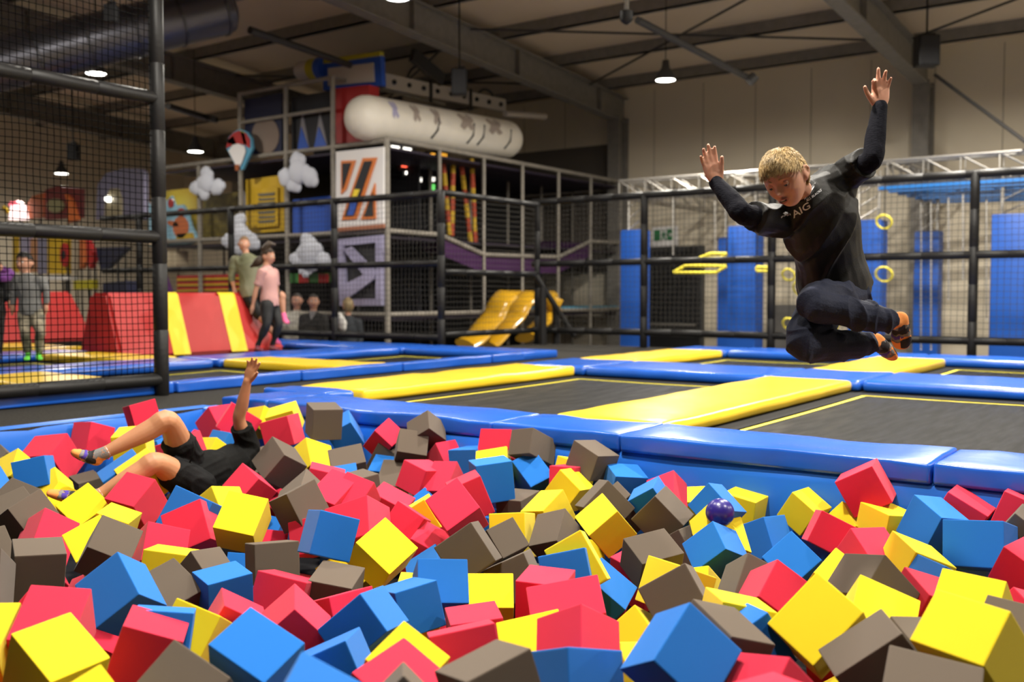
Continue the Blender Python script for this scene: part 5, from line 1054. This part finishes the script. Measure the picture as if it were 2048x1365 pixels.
def hand_parts(mb, wrist, d, pn, side, s=.72, curl=(.25, .25, .3, .4), thumb=.6, spread=.10):
    # d: towards the fingers, pn: out of the palm, side: towards the thumb
    d = Vector(d).normalized(); pn = Vector(pn); pn = (pn-d*pn.dot(d)).normalized(); sd = d.cross(pn)*(1 if d.cross(pn).dot(Vector(side)) > 0 else -1)
    w = Vector(wrist); up = pn
    mb.tube([w-d*.01*s, w+d*.012*s, w+d*.045*s, w+d*.080*s, w+d*.093*s], [(.027*s, .019*s), (.031*s, .0175*s), (.040*s, .016*s), (.040*s, .0135*s), (.034*s, .009*s)], 16, upv=d.cross(sd) if True else None)
    base = [(.029, .086), (.010, .092), (-.010, .089), (-.028, .081)]; ln = [.068, .077, .071, .054]
    for i in range(4):
        p = w+sd*base[i][0]*s+d*base[i][1]*s; a = (1.5-i)*spread; dd = (d*math.cos(a)+sd*math.sin(a)).normalized(); P = [p-dd*.02*s, p]; ang = 0
        for f, c_ in ((.48, .8), (.30, 1.2), (.24, .9)):
            ang += curl[i]*c_; v = dd*math.cos(ang)+pn*math.sin(ang); P.append(P[-1]+v*ln[i]*f*s)
        r0 = (.0098, .0102, .0098, .0085)[i]*s; mb.capsule(P, [r0*1.1, r0*1.08, r0*1.0, r0*.9, r0*.78], 10)
    p = w+sd*.026*s+d*.022*s; a = thumb; v1 = (d*math.cos(a)+sd*math.sin(a)+pn*.35).normalized(); v2 = (d*math.cos(a*.6)+sd*math.sin(a*.6)+pn*.5).normalized()
    mb.capsule([p-v1*.01*s, p+v1*.03*s, p+v1*.052*s+v2*.008*s, p+v1*.052*s+v2*.034*s], [.015*s, .0125*s, .0108*s, .0085*s], 10)
def limb(mb, pts, rad, n=5, seg=16): mb.capsule(spline(pts, n), lerps(rad, n), seg)
def foot_parts(mb, an, heel, toe, up, s=1):
    an, heel, toe = Vector(an), Vector(heel), Vector(toe); d = (toe-heel).normalized(); L = (toe-heel).length
    mb.capsule([heel+d*.02*s, heel+d*L*.35, heel+d*L*.7, toe-d*.018*s], [.026*s, (.028*s, .026*s), (.034*s, .020*s), (.026*s, .014*s)], 14)
    mb.capsule([an, heel+d*.03*s+(an-heel)*.2], [.027*s, .028*s], 12)

SKIN = mat('fair skin', (.60, .30, .20, 1), .5, .35, vary=.12, vscale=9); SKIN2 = mat('tanned skin', (.44, .205, .105, 1), .5, .35, vary=.12, vscale=9); SKIN3 = mat('background skin', (.50, .25, .16, 1), .55)
for m_ in (SKIN, SKIN2):
    b_ = m_.node_tree.nodes['Principled BSDF']; b_.inputs['Subsurface Weight'].default_value = .12; b_.inputs['Subsurface Radius'].default_value = (.012, .004, .002)
LIP = mat('lips', (.42, .12, .10, 1), .4); 
def persona(name, label, J, k, skin, top, bottom, hairm, head, vox=.008, sleeve='short', legs='long', loose=1.0, foot=None, footname='sock', hands=None, hair=None, face=True, mouth=0, group=None, tdir=None, extra=None, belt=True, fold=1.0, collar=.004):
    """J: joints in world space; k: stature relative to a 1.3 m child."""
    root = J['pelvis']; t = thing(name, label, 'person', root, group)
    hc, hR, hk = head; Lsh = (J['shL']-J['shR']); ax = (J['neck']-J['pelvis']).normalized(); uv = ax.cross(Lsh).normalized()
    tors = [J['pelvis']-ax*.03*k, J['pelvis']+ax*.04*k, J['pelvis'].lerp(J['chest'], .5), J['chest'], J['chest'].lerp(J['neck'], .62), J['neck']]
    tr = [(.105, .085), (.115, .09), (.105, .078), (.122, .082), (.098, .062), (.045, .045)]
    b = MB(); b.capsule(spline(tors, 4), lerps([(p*k, q*k) for p, q in tr], 4), 20) if False else b.tube(spline(tors, 4), lerps([(p*k, q*k) for p, q in tr], 4), 22, upv=uv)
    b.capsule([J['neck']-ax*.02*k, J['neck'].lerp(hc, .45), hc-hR @ Vector((0, -.012, .045))*hk], [.043*k, .038*k, .040*k], 14)
    head_parts(b, hc, hR, hk)
    for s in 'LR':
        sh, el, wr = J['sh'+s], J['el'+s], J['wr'+s]
        ta, tl = (.84 if sleeve == 'long' or extra else 1), (.80 if legs == 'long' else 1)
        limb(b, [J['chest'].lerp(sh, .6), sh, sh.lerp(el, .5), el, el.lerp(wr, .35), wr], [.05*k*ta, .041*k*ta, .034*k*ta, .029*k*ta, .029*k*ta, .0195*k])
        hp, kn, an = J['hip'+s], J['kn'+s], J['an'+s]
        limb(b, [J['pelvis'].lerp(hp, .5), hp, hp.lerp(kn, .5), kn, kn.lerp(an, .3), an], [.07*k*tl, .072*k*tl, .06*k*tl, .045*k*tl, .044*k*tl, .026*k])
        foot_parts(b, an, J['he'+s], J['to'+s], None, k)
        if hands and s in hands: hand_parts(b, wr, *hands[s])
        else: limb(b, [wr, wr+(wr-el).normalized()*.05*k, wr+(wr-el).normalized()*.11*k], [.021*k, .028*k, .014*k])
    body = fuse(b, 'body', skin, t, vox, 2, .4)
    if top:
        m = MB(); o = .010*loose; m.tube(spline([tors[0]+ax*(-.02*k if belt else .03*k)]+tors[1:5]+[J['neck']+(hc-J['neck']).normalized()*collar], 4), lerps([((p+o)*k*(1+.05*loose), (q+o)*k*(1+.08*loose)) for p, q in tr[:5]]+[(.05*k, .05*k)], 4), 24, upv=uv)
        for s in 'LR':
            if collar > .01: m.capsule([J['neck']+(hc-J['neck']).normalized()*collar*.35, J['neck'].lerp(J['sh'+s], .55), J['sh'+s]], [.046*k, .05*k, .055*k], 14)
            sh, el, wr = J['sh'+s], J['el'+s], J['wr'+s]; e = el.lerp(sh, .25) if sleeve == 'short' else (el.lerp(wr, .45) if sleeve == 'mid' else wr)
            P = [J['chest'].lerp(sh, .62), sh, sh.lerp(el, .45)]; Q = [.062*k, .054*k*(1+.08*loose), .046*k*(1+.12*loose)]
            if sleeve == 'short': P.append(e); Q.append(.045*k*(1+.18*loose))
            else: P += [el, e]; Q += [.040*k, .033*k]
            m.tube(spline(P, 4), lerps(Q, 4), 16)
        fuse(m, top[0], top[1], t, vox*.9, 3, .5, .006*k*loose*fold, 9, tdir or ax)
    if bottom:
        m = MB(); m.tube([tors[0]-ax*.02*k, tors[1], tors[1]+ax*.05*k], [(.115*k, .095*k), (.122*k, .098*k), (.112*k, .088*k)], 22, upv=uv)
        for s in 'LR':
            hp, kn, an = J['hip'+s], J['kn'+s], J['an'+s]
            if legs == 'long': limb(m, [J['pelvis'].lerp(hp, .5), hp, hp.lerp(kn, .5), kn, kn.lerp(an, .35), kn.lerp(an, .75), an.lerp(kn, .02)], [.08*k, .084*k, .071*k*(.9+.1*loose), .054*k*(.9+.1*loose), .052*k*(.9+.1*loose), .044*k*loose, .036*k*(.7+.3*loose)])
            else: limb(m, [J['pelvis'].lerp(hp, .5), hp, hp.lerp(kn, legs*.55), hp.lerp(kn, legs)], [.085*k, .088*k, .079*k, .074*k])
        fuse(m, bottom[0], bottom[1], t, vox*.9, 3, .5, .005*k*loose*fold, 11, ax)
    if foot:
        for s in 'LR':
            m = MB(); foot_parts(m, J['an'+s], J['he'+s], J['to'+s], None, k*1.12); fuse(m, footname, foot, t, min(vox, .007), 2)
    if hairm and hair is not None: hair_cap(hc, hR, hk*1.0, t, hairm, **hair)
    if face: face_details(hc, hR, hk, t, skin, 'iris_dark', LIP, hairm or LIP, mouth, detail=vox < .007)
    return t, body

# ---- the jumping child
def B(px, py, dd=0): return W(px, py, 3.4+dd)
SC_ = .97
J = dict(neck=B(1612, 387, -.03), chest=B(1645, 452, .09), pelvis=B(1674, 578, .22), shL=B(1686, 356, .05), elL=B(1744, 318, -.08), wrL=B(1760, 216, -.06), shR=B(1568, 444, .05), elR=B(1486, 428, -.12), wrR=B(1433, 366, -.04),
         hipL=B(1694, 596, .2), knL=B(1622, 608, -.06), anL=B(1776, 643, .02), heL=B(1800, 630, .03), toL=B(1803, 699, .12), hipR=B(1655, 600, .2), knR=B(1602, 690, -.03), anR=B(1738, 690, .13), heR=B(1746, 675, .14), toR=B(1789, 720, .19))
hR = face_basis(-46, 17, -31); hc = B(1571, 357, -.13)
SHIRT = mat('black jersey', (.0085, .0078, .0070, 1), .6, .3, bump=.15, bscale=300); NAVY = mat('navy cotton trousers', (.017, .020, .038, 1), .8, .2, bump=.25, bscale=160); UNDER = mat('black base layer', (.004, .004, .008, 1), .85, .12, bump=.3, bscale=90, stretch=(1, 1, 4))
BLOND = mat('blond hair', (.50, .34, .14, 1), .45, .4, vary=.45, vscale=40)
tdir = (B(1720, 400)-B(1610, 560)).normalized()
boy, bbody = persona('jumping_child', 'blond child in black jersey jumping over the pit with both arms raised', J, SC_, SKIN, ('jersey', SHIRT), ('trousers', NAVY), BLOND, (hc, hR, .885), vox=.0042, loose=1.25, fold=1.7, tdir=tdir,
    hands={'L': (J['wrL']*0+B(1761, 190)-B(1760, 216)+Vector((0, 0, .02)), -FW-RT*.15, -RT, .76, (.75, .12, .25, .35), .75, .13), 'R': (B(1417, 318)-B(1433, 366), -FW+RT*.1, RT, .76, (.12, .1, .15, .22), .35, .10)},
    hair=dict(th=1.075, front=.57, side=.02, back=-.5, strands=6500, length=.023, seed=4, sw=.0013, lf=.75), mouth=1.3, extra=1, collar=.036)
for s in 'LR':                                           # long tight sleeves under the jersey
    m = MB(); sh, el, wr = J['sh'+s], J['el'+s], J['wr'+s]; limb(m, [sh.lerp(el, .3), sh.lerp(el, .6), el, el.lerp(wr, .35), wr+(wr-el).normalized()*.004], [.038, .038, .036, .034, .0245])
    fuse(m, 'long_sleeve', UNDER, boy, .0042, 2, .5, .0018, 34, (wr-el).normalized())
    an, kn = J['an'+s], J['kn'+s]; d = (an-kn).normalized()
    m = MB(); m.tube([an-d*.045, an-d*.035, an-d*.01, an+d*.0], [.036, .0405, .0395, .036], 20); m.build('trouser_cuff', NAVY, boy, smooth=True)
GREY = mat('grey sock knit', (.20, .19, .185, 1), .85, .15, bump=.4, bscale=250); ORG = simple('orange_sock', (.72, .25, .06, 1), .85); BLK = simple('black_sock_print', (.015, .014, .016, 1), .85); VIO = simple('violet_sock_print', (.06, .03, .28, 1), .8); WHT = simple('white_sock_print', (.62, .6, .62, 1), .8)
def sock(J_, s, k, parent, sole_n):
    an, he, to = J_['an'+s], J_['he'+s], J_['to'+s]; m = MB(); foot_parts(m, an, he, to, None, k); so = fuse(m, 'sock', GREY, parent, .0042, 2)
    d = (to-he).normalized(); L = (to-he).length; n = Vector(sole_n); n = (n-d*n.dot(d)).normalized(); sd = d.cross(n); bv = BVHTree.FromPolygons([v.co+LOC[so.name] for v in so.data.vertices], [tuple(p.vertices) for p in so.data.polygons])
    def patch(nm, mm, ctr, rx, ry, nn, off=.0018):
        # a patch laid on the sock's surface
        nn = nn.normalized(); ux = (d-nn*d.dot(nn)).normalized(); uy = nn.cross(ux); N = 22; vs = []; fs = []
        for ring in range(5):
            for q in range(N):
                a = 2*PI*q/N; r = ring/4*(1+.10*math.sin(3*a+1)); p = ctr+ux*math.cos(a)*rx*r+uy*math.sin(a)*ry*r; h = bv.ray_cast(p+nn*.12, -nn, .25)
                if h[0] is None: h = bv.find_nearest(p)
                vs.append(h[0]+h[1]*off)
        for ring in range(4):
            for q in range(N): fs.append((ring*N+q, ring*N+(q+1) % N, (ring+1)*N+(q+1) % N, (ring+1)*N+q))
        mb = MB(); mb.add(vs, fs); mb.build(nm, mm, so, smooth=True)
    def cap(nm, mm, test):
        mb = MB(); vs = {}; V = []; F_ = []
        for p in so.data.polygons:
            if test(p.center+LOC[so.name]):
                f = []
                for i in p.vertices:
                    if i not in vs: vs[i] = len(V); V.append(so.data.vertices[i].co+LOC[so.name]+so.data.vertices[i].normal*.0016)
                    f.append(vs[i])
                F_.append(f)
        if F_: mb.add(V, F_); mb.build(nm, mm, so, smooth=True, recalc=False)
    wob = lambda q: .006*noise.noise(q*60)
    cap('toe_cap', ORG, lambda q: (q-he).dot(d)+wob(q) > L*.70); cap('heel_cap', ORG, lambda q: (q-he).dot(d)+wob(q) < .024*k and (q-he).dot(n) > -.018*k); cap('ankle_stripe', WHT, lambda q: .012 < (q-an).dot(an-J_['kn'+s])/max(1e-6, (an-J_['kn'+s]).length)+.03 < .022)
    cap('side_pattern', BLK, lambda q: L*.30 < (q-he).dot(d)+wob(q)*2 < L*.46); cap('side_pattern', VIO, lambda q: L*.50 < (q-he).dot(d)+wob(q)*2 < L*.60 and (q-he).dot(n) < .01)
    patch('heel_patch', ORG, he+d*.02*k, .026*k, .028*k, -d*.5+n); patch('sole_patch', ORG, he+d*L*.66, L*.30, .028*k, n); patch('grip_print', BLK, he+d*L*.72+sd*.012, L*.16, .011*k, n, .003); patch('grey_band', GREY, he+d*L*.48, L*.07, .024*k, n, .003)
    patch('side_print', VIO, he+d*L*.40-sd*.01, L*.17, .015*k, -sd*.9+n*.2); patch('side_print', WHT, he+d*L*.46-sd*.01, L*.11, .006*k, -sd*.9+n*.3, .003); patch('side_print', BLK, he+d*L*.28, L*.14, .012*k, sd*.8+n*.2)
    return so
sock(J, 'L', 1.0, boy, RT*.85-FW*.55+Vector((0, 0, .1))); sock(J, 'R', .98, boy, RT*.5-FW*.3+Vector((0, 0, .8)))
# marks on the jersey, laid on its surface
jer = [o for o in boy.children if o.name.startswith('jersey')][0]
jbv = BVHTree.FromPolygons([v.co+LOC[jer.name] for v in jer.data.vertices], [tuple(p.vertices) for p in jer.data.polygons])
def onto(px, py, off=.0022):
    r = ray(px, py).normalized(); h = jbv.ray_cast(CAM+r*2.2, r, 3)
    if h[0] is None:
        h = jbv.find_nearest(B(px, py, 0))
    n = h[1] if h[1].dot(r) < 0 else -h[1]
    return h[0]+n*off
def lettering(txt, p0, p1, p3, name, bold=.0):
    cu = bpy.data.curves.new('t', 'FONT'); cu.body = txt; cu.offset = bold; cu.resolution_u = 3; ob = bpy.data.objects.new('t', cu); COL.objects.link(ob)
    dg = bpy.context.evaluated_depsgraph_get(); me = bpy.data.meshes.new_from_object(ob.evaluated_get(dg)); bpy.data.objects.remove(ob)
    t = bmesh.new(); t.from_mesh(me); bpy.data.meshes.remove(me); bmesh.ops.triangulate(t, faces=t.faces[:]); bmesh.ops.subdivide_edges(t, edges=[e for e in t.edges if e.calc_length() > .12], cuts=1)
    xs = [v.co.x for v in t.verts]; x0, x1 = min(xs), max(xs); ys = [v.co.y for v in t.verts]; y0, y1 = min(ys), max(ys)
    vs = []
    for v in t.verts:
        u, w = (v.co.x-x0)/(x1-x0), (v.co.y-y0)/(y1-y0); vs.append(onto(p0[0]+(p1[0]-p0[0])*u+(p3[0]-p0[0])*w, p0[1]+(p1[1]-p0[1])*u+(p3[1]-p0[1])*w))
    t.verts.index_update(); mb = MB(); mb.add(vs, [[v.index for v in f.verts] for f in t.faces]); t.free()
    return mb.build(name, simple('print_white', (.72, .72, .74, 1), .6), boy)
lettering('ALL BLACKS', (1613, 404), (1643, 382.5), (1611.5, 399.5), 'chest_lettering', .02)
lettering('AIG', (1588, 437), (1622, 416), (1582, 424), 'sponsor_lettering', .01)
def decal(polys, name):
    mb = MB()
    for poly in polys:
        c = (sum(p[0] for p in poly)/len(poly), sum(p[1] for p in poly)/len(poly)); vs = [onto(*c)]+[onto(*p) for p in poly]; n = len(poly)
        mb.add(vs, [(0, i+1, (i+1) % n+1) for i in range(n)])
    return mb.build(name, simple('print_white', (.72, .72, .74, 1), .6), boy)
Z2_ = lambda pts: [(1460+x/5.25, 260+y/5.25) for x, y in pts]
decal([Z2_([(888, 552), (860, 590), (842, 640), (812, 680), (780, 706), (800, 668), (822, 640), (850, 600)]), Z2_([(892, 556), (880, 610), (850, 662), (812, 700), (784, 738), (782, 712), (815, 682), (845, 642), (864, 592)])], 'fern_emblem')
decal([Z2_(p) for p in ([(548, 880), (562, 868), (592, 892), (582, 902)], [(566, 868), (580, 862), (604, 884), (595, 892)], [(586, 866), (598, 862), (612, 878), (604, 884)], [(528, 918), (548, 900), (556, 908), (534, 930)], [(556, 902), (580, 892), (584, 902), (560, 914)], [(588, 898), (610, 886), (616, 896), (594, 910)], [(620, 880), (632, 874), (640, 890), (626, 898)])], 'maker_logo')
# ---- the child lying among the cubes
BLACK = mat('black t-shirt cotton', (.0045, .0045, .0045, 1), .85, .12, bump=.2, bscale=200); SHORTS = mat('black shorts', (.004, .004, .0045, 1), .8, .15, bump=.2, bscale=120); DKHAIR = mat('brown hair', (.05, .03, .018, 1), .5, .4, vary=.4, vscale=40)
J2 = dict(neck=W(508, 912, 5.72), chest=W(468, 938, 5.62), pelvis=W(398, 962, 5.36), shL=W(476, 968, 5.78), elL=W(438, 1000, 5.75), wrL=W(400, 1010, 5.6), shR=W(496, 902, 5.66), elR=W(478, 838, 5.55), wrR=W(495, 762, 5.48),
          hipR=W(384, 945, 5.36), knR=W(336, 842, 5.05), anR=W(213, 905, 4.92), heR=W(203, 922, 4.92), toR=W(140, 903, 4.86), hipL=W(392, 974, 5.26), knL=W(312, 926, 4.96), anL=W(200, 990, 4.84), heL=W(182, 1003, 4.84), toL=W(92, 985, 4.8))
R2 = face_basis(10, -75, 70); lie, _ = persona('lying_child', 'child in black shirt and shorts lying among the foam cubes with one arm raised', J2, 1.19, SKIN2, ('t_shirt', BLACK), ('shorts', SHORTS), DKHAIR, (W(530, 928, 5.82), R2, 1.02), vox=.006, legs=.55,
    hands={'R': (W(515, 703, 5.44)-W(496, 757, 5.48), -FW-RT*.2, RT*.3-UP*.2, .86, (.1, .12, .12, .2), .5, .14)}, hair=dict(th=1.05, strands=500, length=.03, seed=9))
for s in 'RL': sock(J2, s, 1.19, lie, -RT*.3+Vector((0, 0, -1)) if s == 'R' else Vector((0, 0, -1)))
MB().tube(spline([W(375, 935, 5.14), W(384, 915, 5.12), W(388, 895, 5.12), W(386, 884, 5.14)], 4), .004, 6).build('drawstring', BLACK, lie)

# ---- people in the background
def P_(d): return lambda px, py, dd=0: W(px, py, d+dd)
def simple_mat(k, c): return simple(k, c, .75)
p = P_(12.75)
J3 = dict(neck=p(532, 532), chest=p(537, 556), pelvis=p(540, 606), shL=p(548, 545, .14), elL=p(553, 580, .2), wrL=p(551, 608, .15), shR=p(524, 545, -.12), elR=p(512, 580, -.12), wrR=p(506, 610, -.1), hipL=p(546, 612, .08), knL=p(557, 648, 0), anL=p(545, 691, .05), heL=p(541, 698, .05), toL=p(556, 699, -.1), hipR=p(534, 612, -.08), knR=p(533, 650, -.16), anR=p(515, 692, -.1), heR=p(511, 699, -.1), toR=p(526, 701, -.2))
PINK = simple('dusty_pink_cotton', (.50, .27, .25, 1), .8); LEG = simple('black_leggings', (.008, .008, .009, 1), .7)
Rg = face_basis(72, 12, 0); gh = p(536, 513); g, _ = persona('standing_girl', 'girl in dusty pink t-shirt and black leggings landing on the far bed', J3, 1.06, SKIN3, ('t_shirt', PINK), ('leggings', LEG), DKHAIR, (gh, Rg, 1.0), vox=.011, foot=simple('maroon_sock', (.16, .02, .04, 1)), hair=dict(th=1.08, strands=250, seed=3), loose=.7)
m = MB(); m.capsule(spline([p(527, 512), p(517, 524), p(503, 533)], 4), lerps([.035, .06, .02], 4), 10); m.capsule([p(530, 498), p(540, 488), p(549, 490)], [.05, .05, .02], 10); m.build('ponytail', DKHAIR, g, smooth=True)
p = P_(14.1)
J4 = dict(neck=p(492, 508), chest=p(497, 536), pelvis=p(502, 586), shL=p(519, 522), elL=p(524, 553), wrL=p(518, 580), shR=p(470, 520), elR=p(463, 555), wrR=p(468, 576), hipL=p(510, 590), knL=p(562, 590, -.1), anL=p(567, 628, -.1), heL=p(566, 634, -.1), toL=p(576, 648, -.2), hipR=p(498, 592), knR=p(522, 634, -.1), anR=p(550, 672), heR=p(548, 680), toR=p(560, 688, -.1))
o, _ = persona('olive_shirt_person', 'person in olive shirt leaping behind the striped red block, one hand down', J4, 1.2, SKIN3, ('shirt', mat('olive shirt', (.13, .135, .075, 1), .8, col2=(.22, .21, .14, 1), vary=.3, vscale=3)), ('shorts', LEG), simple('light_brown_hair', (.22, .13, .06, 1)), (p(488, 489), face_basis(12, -5, 4), 1.03), vox=.012, sleeve='mid', legs=.85, foot=simple('pink_sock', (.75, .12, .3, 1)), hair=dict(th=1.05, strands=150, seed=2, back=-.2), loose=.9)
p = P_(11.2)
J5 = dict(neck=p(53, 548), chest=p(58, 578), pelvis=p(62, 622), shL=p(82, 560), elL=p(93, 586), wrL=p(92, 608), shR=p(36, 560), elR=p(28, 588), wrR=p(26, 610), hipL=p(74, 628), knL=p(80, 664, -.1), anL=p(78, 706), heL=p(76, 714), toL=p(80, 719, -.2), hipR=p(50, 628), knR=p(50, 664, -.1), anR=p(56, 706), heR=p(57, 714), toR=p(52, 720, -.2))
STR = mat('grey striped sweater', (.17, .17, .165, 1), .85); nt = STR.node_tree; wv = nt.nodes.new('ShaderNodeTexWave'); wv.bands_direction = 'Z'; wv.inputs['Scale'].default_value = 14; rp = nt.nodes.new('ShaderNodeValToRGB'); rp.color_ramp.elements[0].color = (.07, .07, .07, 1); rp.color_ramp.elements[1].color = (.26, .26, .25, 1)
tc = nt.nodes.new('ShaderNodeTexCoord'); nt.links.new(tc.outputs['Object'], wv.inputs['Vector']); nt.links.new(wv.outputs['Fac'], rp.inputs[0]); nt.links.new(rp.outputs[0], nt.nodes['Principled BSDF'].inputs['Base Color'])
CAMO = mat('camouflage trousers', (.36, .31, .22, 1), .85, col2=(.09, .085, .065, 1), vary=.5, vscale=12)
b, _ = persona('camo_trousers_child', 'child in grey striped sweater and camouflage trousers behind the net', J5, 1.0, SKIN3, ('sweater', STR), ('trousers', CAMO), simple('black_hair', (.012, .010, .009, 1)), (p(49, 527), face_basis(-12, 0, 0), 1.08), vox=.01, sleeve='long', foot=simple('bright_green_shoe', (.12, .62, .06, 1)), footname='shoe', hair=dict(th=1.12, strands=300, seed=6), loose=1.1)
p = P_(11.7)
J6 = dict(neck=p(-10, 556), chest=p(-12, 584), pelvis=p(-14, 630), shL=p(12, 566), elL=p(14, 590), wrL=p(18, 602), shR=p(-34, 566), elR=p(-42, 596), wrR=p(-40, 622), hipL=p(-6, 636), knL=p(-4, 676), anL=p(-4, 706), heL=p(-4, 714), toL=p(-4, 718, -.2), hipR=p(-22, 636), knR=p(-24, 676), anR=p(-24, 706), heR=p(-24, 714), toR=p(-24, 718, -.2))
b, _ = persona('purple_scarf_person', 'person in black with a purple scarf, cut by the left edge', J6, 1.08, SKIN3, ('top', simple('black_top', (.008, .008, .009, 1))), ('trousers', LEG), DKHAIR, (p(-10, 535), face_basis(20, 0, 0), 1.0), vox=.012, sleeve='long', foot=LEG, hair=dict(th=1.08, strands=100, seed=8))
MB().torus(p(0, 549), .11, .055, face_basis(0, 20, 15), 18, 8).build('scarf', simple('violet_scarf', (.15, .04, .22, 1), .8), b, smooth=True)
def stander(name, label, d, cx, hy, k, top, hairm, yaw, hair, trousers, tx=0, skin=SKIN3):
    p = P_(d); s = 123/15.9*15.9/ (F/d) if False else (F/d)/123
    q = lambda x, y, dd=0: p(cx+x*s, hy+y*s, dd)
    J = dict(neck=q(0, 20), chest=q(0, 45), pelvis=q(0, 92), shL=q(20, 32), elL=q(25, 66), wrL=q(16, 94, -.15), shR=q(-20, 32), elR=q(-25, 66), wrR=q(-16, 94, -.15), hipL=q(9, 96), knL=q(10, 145), anL=q(10, 188), heL=q(10, 196, .05), toL=q(12, 198, -.2), hipR=q(-9, 96), knR=q(-10, 145), anR=q(-10, 188), heR=q(-10, 196, .05), toR=q(-12, 198, -.2))
    return persona(name, label, J, k, skin, top, trousers, hairm, (q(0, 0), face_basis(yaw, 0, 0), 1.18), vox=.014, sleeve='long', foot=LEG, footname='shoe', hair=hair, loose=1.2)
GRYH = simple('greying_hair', (.06, .05, .045, 1))
stander('cream_jacket_man', 'bearded man in cream jacket standing behind the fence', 16.3, 594, 602, 1.32, ('jacket', simple('cream_jacket', (.42, .40, .34, 1), .8)), GRYH, -15, dict(th=1.03, back=-.1, seed=5), ('trousers', LEG))
t, _ = stander('dark_suit_man', 'man in dark suit and grey shirt standing right of the man in cream', 16.2, 627, 604, 1.3, ('jacket', simple('dark_suit', (.016, .015, .014, 1), .8)), GRYH, 12, dict(th=1.03, back=-.2, seed=7), ('trousers', LEG))
flatp = [W(x, y, 15.98) for x, y in ((618, 622), (634, 622), (622, 640))]
m = MB(); m.add(flatp+[q+FW*.03 for q in flatp], [(0, 1, 2), (3, 4, 5), (0, 1, 4, 3), (1, 2, 5, 4), (2, 0, 3, 5)]); m.build('shirt_front', simple('grey_shirt', (.22, .21, .2, 1), .8), t)
t, _ = stander('blond_back_person', 'blond person in dark vest with white sleeves seen from behind the fence', 16.0, 696, 612, 1.15, ('vest', simple('dark_navy_vest', (.018, .022, .028, 1), .8)), simple('dark_blond_hair', (.24, .17, .08, 1)), 200, dict(th=1.1, front=.3, back=-.75, strands=120, seed=3), ('trousers', LEG))
MB().capsule([W(678, 634, 15.85), W(684, 648, 15.8), W(686, 656, 15.78)], [.07, .085, .06], 12).build('white_sleeve', simple('white_cotton', (.6, .58, .56, 1), .8), t, smooth=True)
